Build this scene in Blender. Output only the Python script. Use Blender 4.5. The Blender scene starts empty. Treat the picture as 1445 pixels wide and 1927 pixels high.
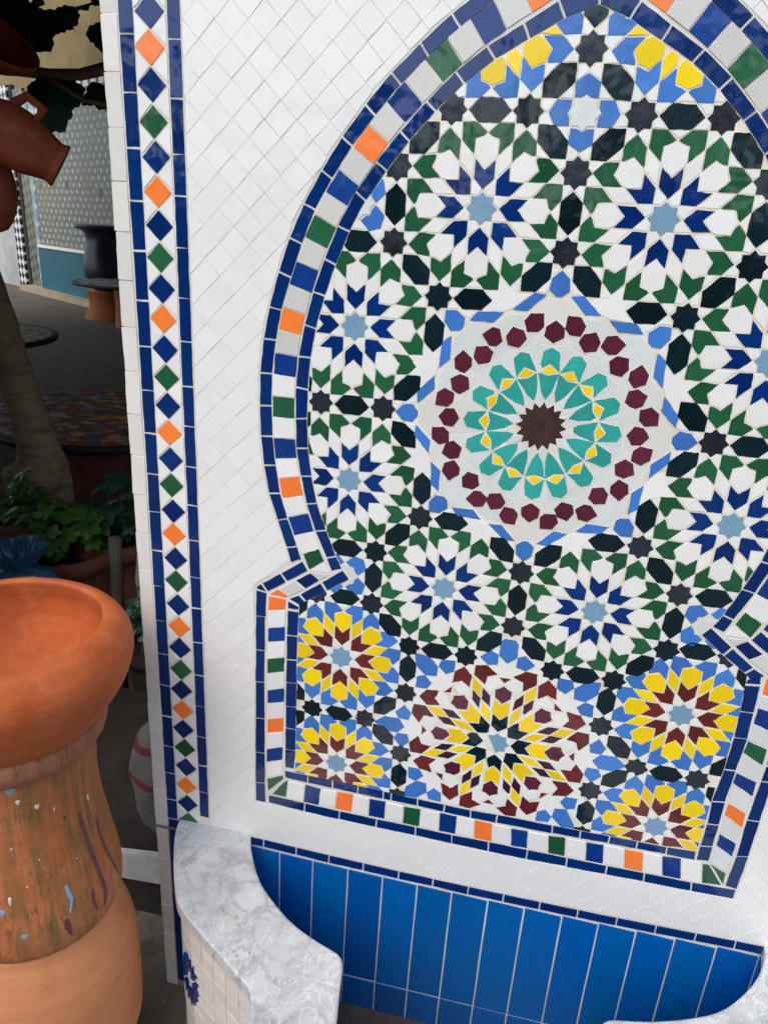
import bpy, math, random
from math import cos, sin, pi, radians, hypot, atan2, sqrt
from mathutils import Vector, Matrix
random.seed(7)
U = 0.285            # metres per design unit (distance from the panel's centre to a rosette of the ring)
G = -4.446           # ground level in design units
def V(x, y, z=0.0):  # design units (right, up, out of the wall) -> metres, the wall's foot at the origin
    return (x * U, -z * U, (y - G) * U)
scene = bpy.context.scene

# ------------------------------------------------------------------ camera, sky, sun, exposure
cam = bpy.data.cameras.new('camera'); camo = bpy.data.objects.new('camera', cam)
scene.collection.objects.link(camo); scene.camera = camo
cam.sensor_fit = 'HORIZONTAL'; cam.sensor_width = 36.0; cam.lens = 1386.24 / 1445 * 36
cam.clip_start = 0.02; cam.clip_end = 500
_r = (0.97654861, 0.05644889, -0.20776508); _d = (0.1259797, -0.93238149, 0.33881244); _f = (-0.17459073, -0.357041, -0.91762727)
def D(v): return Vector((v[0], -v[2], v[1]))
_m = Matrix.Identity(4)
for i, c in enumerate((D(_r), -D(_d), -D(_f))):
    for j in range(3): _m[j][i] = c[j]
_m.translation = Vector(V(-0.06790, 0.81337, 3.47291))
camo.matrix_world = _m

SUN_EL, SUN_AZ = 52, 200     # azimuth: degrees clockwise from +Y (into the wall); 180 = straight behind the camera
world = bpy.data.worlds.new('World'); scene.world = world; world.use_nodes = True
wn = world.node_tree; bg = wn.nodes['Background']
sky = wn.nodes.new('ShaderNodeTexSky'); sky.sky_type = 'NISHITA'; sky.sun_disc = False
sky.sun_elevation = radians(SUN_EL); sky.sun_rotation = radians(SUN_AZ); sky.air_density = 1.0; sky.dust_density = 1.6; sky.ozone_density = 1.0
hs = wn.nodes.new('ShaderNodeHueSaturation'); hs.inputs['Saturation'].default_value = 0.6
wn.links.new(sky.outputs[0], hs.inputs['Color']); wn.links.new(hs.outputs[0], bg.inputs[0])
bg.inputs[1].default_value = 0.15
sl = bpy.data.lights.new('sun', 'SUN'); sl.energy = 0.9; sl.angle = radians(40); sl.color = (1.0, 0.93, 0.84)
so = bpy.data.objects.new('sun', sl); scene.collection.objects.link(so)
_s = Vector((sin(radians(SUN_AZ)) * cos(radians(SUN_EL)), cos(radians(SUN_AZ)) * cos(radians(SUN_EL)), sin(radians(SUN_EL))))
so.rotation_euler = _s.to_track_quat('Z', 'Y').to_euler(); so.location = (0, -3, 6)
scene.view_settings.view_transform = 'Standard'; scene.view_settings.look = 'None'
scene.view_settings.gamma = 1.0; scene.view_settings.use_curve_mapping = False
scene.view_settings.exposure = 0.66
scene.cycles.max_bounces = 8

# ------------------------------------------------------------------ helpers
COL = scene.collection
def lin(r, g, b):
    f = lambda c: (c / 255 / 12.92) if c / 255 <= 0.04045 else ((c / 255 + 0.055) / 1.055) ** 2.4
    return (f(r), f(g), f(b))
def mesh_obj(name, verts, faces, mats, parent=None, loc=(0, 0, 0), smooth=False, fm=None):
    me = bpy.data.meshes.new(name); me.from_pydata([tuple(v) for v in verts], [], faces)
    for m in (mats if isinstance(mats, (list, tuple)) else [mats]): me.materials.append(m)
    if fm:
        for p, i in zip(me.polygons, fm): p.material_index = i
    if smooth:
        for p in me.polygons: p.use_smooth = True
    me.update()
    o = bpy.data.objects.new(name, me); COL.objects.link(o); o.location = loc
    if parent is not None: o.parent = parent
    return o
def empty(name, loc=(0, 0, 0)):
    o = bpy.data.objects.new(name, None); COL.objects.link(o); o.location = loc; o.empty_display_size = 0.05
    return o
def tag(o, label, cat, group=None, kind=None):
    o['label'] = label; o['category'] = cat
    if group: o['group'] = group
    if kind: o['kind'] = kind
    return o
def structure(o): o['kind'] = 'structure'; return o

class NT:
    """small node builder"""
    def __init__(s, name):
        s.m = bpy.data.materials.new(name); s.m.use_nodes = True; s.t = s.m.node_tree; s.b = s.t.nodes['Principled BSDF']
    def n(s, typ, **kw):
        n = s.t.nodes.new('ShaderNode' + typ)
        for k, v in kw.items():
            if k in n.inputs.keys() if hasattr(n.inputs, 'keys') else False: n.inputs[k].default_value = v
            else: setattr(n, k, v)
        return n
    def l(s, a, b): s.t.links.new(a, b)
    def noise(s, vec, scale, detail=3, rough=0.55, dist=0.0):
        n = s.n('TexNoise'); n.inputs['Scale'].default_value = scale; n.inputs['Detail'].default_value = detail
        n.inputs['Roughness'].default_value = rough; n.inputs['Distortion'].default_value = dist
        if vec is not None: s.l(vec, n.inputs['Vector'])
        return n.outputs['Fac']
    def ramp(s, fac, stops):
        r = s.n('ValToRGB'); e = r.color_ramp.elements
        while len(e) < len(stops): e.new(0.5)
        for el, (p, c) in zip(e, stops):
            el.position = p; el.color = (*c, 1) if len(c) == 3 else c
        s.l(fac, r.inputs[0]); return r.outputs[0]
    def mix(s, fac, a, b, blend='MIX'):
        m = s.n('Mix', data_type='RGBA', blend_type=blend)
        for sock, v in ((m.inputs[0], fac), (m.inputs[6], a), (m.inputs[7], b)):
            if isinstance(v, (int, float)): sock.default_value = v
            elif isinstance(v, tuple): sock.default_value = (*v, 1) if len(v) == 3 else v
            else: s.l(v, sock)
        return m.outputs[2]
    def maprange(s, v, a, b, c, d):
        m = s.n('MapRange'); s.l(v, m.inputs[0])
        for i, x in enumerate((a, b, c, d)): m.inputs[i + 1].default_value = x
        return m.outputs[0]
    def math(s, op, a, b=0.5):
        m = s.n('Math', operation=op)
        for i, v in enumerate((a, b)):
            if isinstance(v, (int, float)): m.inputs[i].default_value = v
            else: s.l(v, m.inputs[i])
        return m.outputs[0]
    def pos(s): return s.n('NewGeometry').outputs['Position']
    def obj(s): return s.n('TexCoord').outputs['Object']
    def gen(s): return s.n('TexCoord').outputs['Generated']
    def rand(s): return s.n('ObjectInfo').outputs['Random']
    def scaled(s, vec, sc):
        m = s.n('Mapping'); m.inputs['Scale'].default_value = sc; s.l(vec, m.inputs[0]); return m.outputs[0]
    def bump(s, h, strength, dist=0.001, prev=None):
        b = s.n('Bump'); b.inputs['Strength'].default_value = strength; b.inputs['Distance'].default_value = dist
        s.l(h, b.inputs['Height'])
        if prev is not None: s.l(prev, b.inputs['Normal'])
        return b.outputs[0]
    def base(s, c):
        i = s.b.inputs['Base Color']
        if isinstance(c, tuple): i.default_value = (*c, 1)
        else: s.l(c, i)
    def rough(s, v):
        i = s.b.inputs['Roughness']
        if isinstance(v, (int, float)): i.default_value = v
        else: s.l(v, i)
    def normal(s, n): s.l(n, s.b.inputs['Normal'])

def glaze(name, c, rough=0.1, var=0.10, mott=0.10, wave=0.35, edge=None):
    t = NT(name); p = t.pos(); r = t.rand()
    f1 = t.noise(p, 55, 4, 0.6); f2 = t.noise(p, 420, 3, 0.6)
    lo = tuple(x * (1 - mott) for x in c); hi = tuple(min(1, x * (1 + mott) + 0.003) for x in c)
    col = t.mix(f1, lo, hi)
    hsv = t.n('HueSaturation'); t.l(col, hsv.inputs['Color'])
    t.l(t.maprange(r, 0, 1, 1 - var, 1 + var), hsv.inputs['Value'])
    r2 = t.n('TexWhiteNoise', noise_dimensions='1D'); t.l(r, r2.inputs['W'])
    t.l(t.maprange(r2.outputs['Value'], 0, 1, 0.5 - 0.004, 0.5 + 0.004), hsv.inputs['Hue'])
    col = hsv.outputs[0]
    # pinholes and specks in the glaze
    sp = t.ramp(f2, [(0.0, (0, 0, 0)), (0.74, (0, 0, 0)), (0.78, (1, 1, 1))])
    col = t.mix(t.math('MULTIPLY', sp, 0.35), col, lin(205, 200, 188))
    t.base(col); t.rough(t.maprange(f1, 0.3, 0.7, rough * 0.7, rough * 1.6))
    t.normal(t.bump(t.noise(p, 26, 2, 0.5), wave, 0.004, t.bump(f1, 0.08, 0.001)))
    return t.m
M = {}
M['white'] = glaze('white_glaze', lin(238, 238, 234), 0.12, 0.025, 0.03, 0.25)
M['ivory'] = glaze('ivory_glaze', lin(226, 224, 216), 0.12, 0.05, 0.03, 0.25)
M['grey_white'] = glaze('grey_white_glaze', lin(212, 211, 205), 0.14, 0.04, 0.03, 0.2)
M['pale'] = glaze('pale_grey_glaze', lin(219, 224, 222), 0.16, 0.05, 0.05, 0.25)
M['navy'] = glaze('navy_glaze', lin(0, 44, 106), 0.08, 0.16, 0.16, 0.5)
M['cobalt_square'] = glaze('cobalt_glaze', lin(14, 58, 132), 0.1, 0.25, 0.15, 0.4)
M['dark_blue'] = glaze('dark_blue_glaze', lin(0, 44, 110), 0.09, 0.3, 0.15, 0.4)
M['blue'] = glaze('light_blue_glaze', lin(66, 122, 200), 0.14, 0.13, 0.08, 0.3)
M['green'] = glaze('green_glaze', lin(34, 92, 60), 0.1, 0.24, 0.16, 0.5)
M['black'] = glaze('black_green_glaze', lin(8, 32, 40), 0.1, 0.3, 0.3, 0.5)
M['star'] = glaze('slate_glaze', lin(38, 46, 54), 0.16, 0.3, 0.45, 0.5)
M['sky'] = glaze('grey_blue_glaze', lin(122, 160, 186), 0.22, 0.05, 0.07, 0.3)
M['brown'] = glaze('oxblood_glaze', lin(104, 38, 38), 0.12, 0.2, 0.12, 0.35)
M['plum'] = glaze('plum_glaze', lin(92, 36, 56), 0.14, 0.16, 0.14, 0.4)
M['dark_plum'] = glaze('dark_plum_glaze', lin(66, 30, 46), 0.14, 0.12, 0.14, 0.4)
M['yellow'] = glaze('yellow_glaze', lin(250, 214, 22), 0.13, 0.1, 0.06, 0.3)
M['teal'] = glaze('teal_glaze', lin(52, 164, 154), 0.2, 0.12, 0.16, 0.3)
M['orange'] = glaze('orange_glaze', lin(255, 132, 58), 0.14, 0.05, 0.05, 0.3)
M['umber'] = glaze('umber_glaze', lin(64, 44, 42), 0.3, 0.1, 0.2, 0.5)
M['basin_blue'] = glaze('basin_blue_glaze', lin(0, 94, 172), 0.13, 0.10, 0.12, 0.3)
def plaster(name, c, c2, sc=30, rough=0.85, bump=0.3):
    t = NT(name); p = t.pos()
    f = t.noise(p, sc, 5, 0.65); g = t.noise(p, sc * 9, 3, 0.6)
    t.base(t.mix(t.maprange(f, 0.3, 0.7, 0, 1), c, c2)); t.rough(rough)
    t.normal(t.bump(g, bump, 0.0015)); return t.m
M['grout'] = plaster('cream_grout', lin(240, 237, 226), lin(216, 208, 182), 22)
M['grout_white'] = plaster('white_grout', lin(235, 234, 228), lin(214, 208, 192), 18)
M['grout_field'] = plaster('field_grout', lin(236, 234, 229), lin(206, 201, 188), 9)
def joint_mat():
    t = NT('stained_field_grout'); p = t.pos(); f = t.noise(p, 9, 5, .65); g = t.noise(p, 17, 4, .7)
    c = t.mix(t.maprange(f, .3, .7, 0, 1), lin(236, 234, 229), lin(208, 203, 190)); c = t.mix(t.ramp(g, [(.64, (0, 0, 0)), (.74, (.8, .8, .8))]), c, lin(140, 128, 106))
    t.base(c); t.rough(.9); return t.m
M['grout_field'] = joint_mat()
M['cement'] = plaster('cement', lin(188, 176, 156), lin(120, 108, 92), 14)
# ------------------------------------------------------------------ polygon tools (design units)
def area(p): return 0.5 * sum(p[i][0] * p[(i + 1) % len(p)][1] - p[(i + 1) % len(p)][0] * p[i][1] for i in range(len(p)))
def ccw(p): return list(p) if area(p) > 0 else list(p)[::-1]
def clean(p, e=1e-4):
    q = []
    for v in p:
        if not q or hypot(v[0] - q[-1][0], v[1] - q[-1][1]) > e: q.append((v[0], v[1]))
    while len(q) > 1 and hypot(q[0][0] - q[-1][0], q[0][1] - q[-1][1]) < e: q.pop()
    return q
def inset(p, d):
    p = ccw(clean(p)); n = len(p); out = []
    for i in range(n):
        a, b, c = p[i - 1], p[i], p[(i + 1) % n]
        e1 = (b[0] - a[0], b[1] - a[1]); e2 = (c[0] - b[0], c[1] - b[1]); l1 = hypot(*e1); l2 = hypot(*e2)
        n1 = (-e1[1] / l1, e1[0] / l1); n2 = (-e2[1] / l2, e2[0] / l2)
        k = max(0.35, 1 + n1[0] * n2[0] + n1[1] * n2[1])
        out.append((b[0] + d * (n1[0] + n2[0]) / k, b[1] + d * (n1[1] + n2[1]) / k))
    return out
def inside(pt, poly):
    x, y = pt; c = False; n = len(poly)
    for i in range(n):
        (x1, y1), (x2, y2) = poly[i], poly[(i + 1) % n]
        if (y1 > y) != (y2 > y) and x < (x2 - x1) * (y - y1) / (y2 - y1) + x1: c = not c
    return c
def halfplane(p, a, b):          # keep what lies left of a -> b
    out = []; n = len(p)
    s = lambda v: (b[0] - a[0]) * (v[1] - a[1]) - (b[1] - a[1]) * (v[0] - a[0])
    for i in range(n):
        u, v = p[i], p[(i + 1) % n]; su, sv = s(u), s(v)
        if su >= 0: out.append(u)
        if (su >= 0) != (sv >= 0):
            k = su / (su - sv); out.append((u[0] + k * (v[0] - u[0]), u[1] + k * (v[1] - u[1])))
    return clean(out)
def segx(a, b, c, d):
    o = lambda p, q, r: (q[0] - p[0]) * (r[1] - p[1]) - (q[1] - p[1]) * (r[0] - p[0])
    return o(a, b, c) * o(a, b, d) < 0 and o(c, d, a) * o(c, d, b) < 0
def segdist(p, a, b):
    dx, dy = b[0] - a[0], b[1] - a[1]; t = max(0, min(1, ((p[0] - a[0]) * dx + (p[1] - a[1]) * dy) / (dx * dx + dy * dy)))
    return hypot(p[0] - a[0] - t * dx, p[1] - a[1] - t * dy)
def clip(p, region, keep_inside=True):
    """cut a small tile along the outline of a region (ccw); returns the pieces that are left"""
    ins = [inside(v, region) == keep_inside for v in p]; n = len(p); m = len(region)
    hit = [j for j in range(m) if any(segx(p[i], p[(i + 1) % n], region[j], region[(j + 1) % m]) for i in range(n))]
    if not hit: return [p] if all(ins) else []
    ends = lambda j: (region[j], region[(j + 1) % m]) if keep_inside else (region[(j + 1) % m], region[j])
    pair = None
    for j in hit:
        k = (j + 1) % m
        if k in hit:
            a, b, c = region[j], region[k], region[(k + 1) % m]
            turn = ((b[0] - a[0]) * (c[1] - b[1]) - (b[1] - a[1]) * (c[0] - b[0])) / (hypot(b[0] - a[0], b[1] - a[1]) * hypot(c[0] - b[0], c[1] - b[1]))
            if (turn < -.12 and keep_inside) or (turn > .12 and not keep_inside): pair = (j, k)
    rest = [ends(j) for j in hit if not pair or j not in pair]
    alts = [[]] if not pair else [[ends(pair[0])], [ends(pair[0])[::-1], ends(pair[1])]]
    out = []
    for alt in alts:
        q = list(p)
        for a, b in rest + alt:
            q = halfplane(q, a, b)
            if len(q) < 3: break
        q = clean(q, .004)
        if len(q) > 2 and abs(area(q)) > 2.5e-4: out.append(q)
    return out
def tile(name, poly, mat, parent, h=2.2, gap=0.0012, chip=0.0016, tilt=0.8, seg=0.022, base=0.2, skirt=None, wall=None):
    """one fired tile bedded in the wall: a chipped outline, slightly slanted sides, laid a little out of true"""
    p = inset(poly, gap)
    if len(p) < 3 or area(p) < 1.2e-4: return None
    q = []
    for i in range(len(p)):
        a, b = p[i], p[(i + 1) % len(p)]; L = hypot(b[0] - a[0], b[1] - a[1]); k = max(1, min(5, int(L / seg + 0.5))) if chip else 1
        q.append(a)
        for s in range(1, k):
            t = s / k + random.uniform(-0.12, 0.12) / k
            d = random.uniform(-1, 1) * chip if chip else 0
            q.append((a[0] + t * (b[0] - a[0]) - d * (b[1] - a[1]) / L, a[1] + t * (b[1] - a[1]) + d * (b[0] - a[0]) / L))
    cx = sum(v[0] for v in q) / len(q); cy = sum(v[1] for v in q) / len(q)
    t1 = radians(random.gauss(0, tilt)); t2 = radians(random.gauss(0, tilt)); dh = random.uniform(-0.05, 0.05)
    top = inset(q, 0.0011); n = len(q)
    vs = []
    for x, y in q: vs.append(((x - cx) * U, -base / 1000, (y - cy) * U))
    for x, y in top: vs.append(((x - cx) * U, -(h + dh) / 1000 + (x - cx) * U * t1 + (y - cy) * U * t2, (y - cy) * U))
    fs = [tuple(range(n, 2 * n))] + [(i, (i + 1) % n, n + (i + 1) % n, n + i) for i in range(n)]
    mats = [mat]; fm = None
    if skirt:
        o = inset(q, -0.0032); k = len(vs); z = -(skirt + random.uniform(-0.08, 0.08)) / 1000
        vs += [((x - cx) * U, z, (y - cy) * U) for x, y in o]
        fs.append(tuple(range(k, k + n))); mats = [mat, M['grout']]; fm = [0] * (n + 1) + [1]
    return mesh_obj(name, vs, fs, mats, parent, V(cx, cy), fm=fm)
def sheet(name, poly, mat, parent, h):
    p = ccw(clean(poly)); return mesh_obj(name, [(x * U, -h / 1000, (y - G) * U) for x, y in p], [tuple(range(len(p)))], mat, parent)
def rot(p, a, c=(0, 0)):
    k, s = cos(radians(a)), sin(radians(a)); return [(c[0] + k * x - s * y, c[1] + s * x + k * y) for x, y in p]
def mir(p): return [(x, -y) for x, y in p]
def octagram(r, n=8, k=0.765, a0=0, c=(0, 0)):
    return [(c[0] + (r if i % 2 == 0 else r * k) * cos(radians(a0) + pi * i / n), c[1] + (r if i % 2 == 0 else r * k) * sin(radians(a0) + pi * i / n)) for i in range(2 * n)]
# ------------------------------------------------------------------ the ground
def ground_mat():
    t = NT('packed_earth'); p = t.pos()
    f = t.noise(p, 2.2, 6, 0.65); g = t.noise(p, 40, 4, 0.7); d = t.noise(p, 9, 3, 0.6)
    c = t.ramp(f, [(0.3, lin(74, 66, 56)), (0.5, lin(104, 95, 84)), (0.7, lin(86, 78, 70))])
    c = t.mix(t.ramp(d, [(0.55, (0, 0, 0)), (0.62, (0.6, 0.6, 0.6))]), c, lin(58, 50, 42))
    c = t.mix(t.ramp(g, [(0.62, (0, 0, 0)), (0.68, (0.7, 0.7, 0.7))]), c, lin(140, 130, 116))
    t.base(c); t.rough(0.9); t.normal(t.bump(g, 0.5, 0.006)); return t.m
structure(mesh_obj('ground', [(-250, -250, 0), (250, -250, 0), (250, 250, 0), (-250, 250, 0)], [(0, 1, 2, 3)], ground_mat()))

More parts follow.
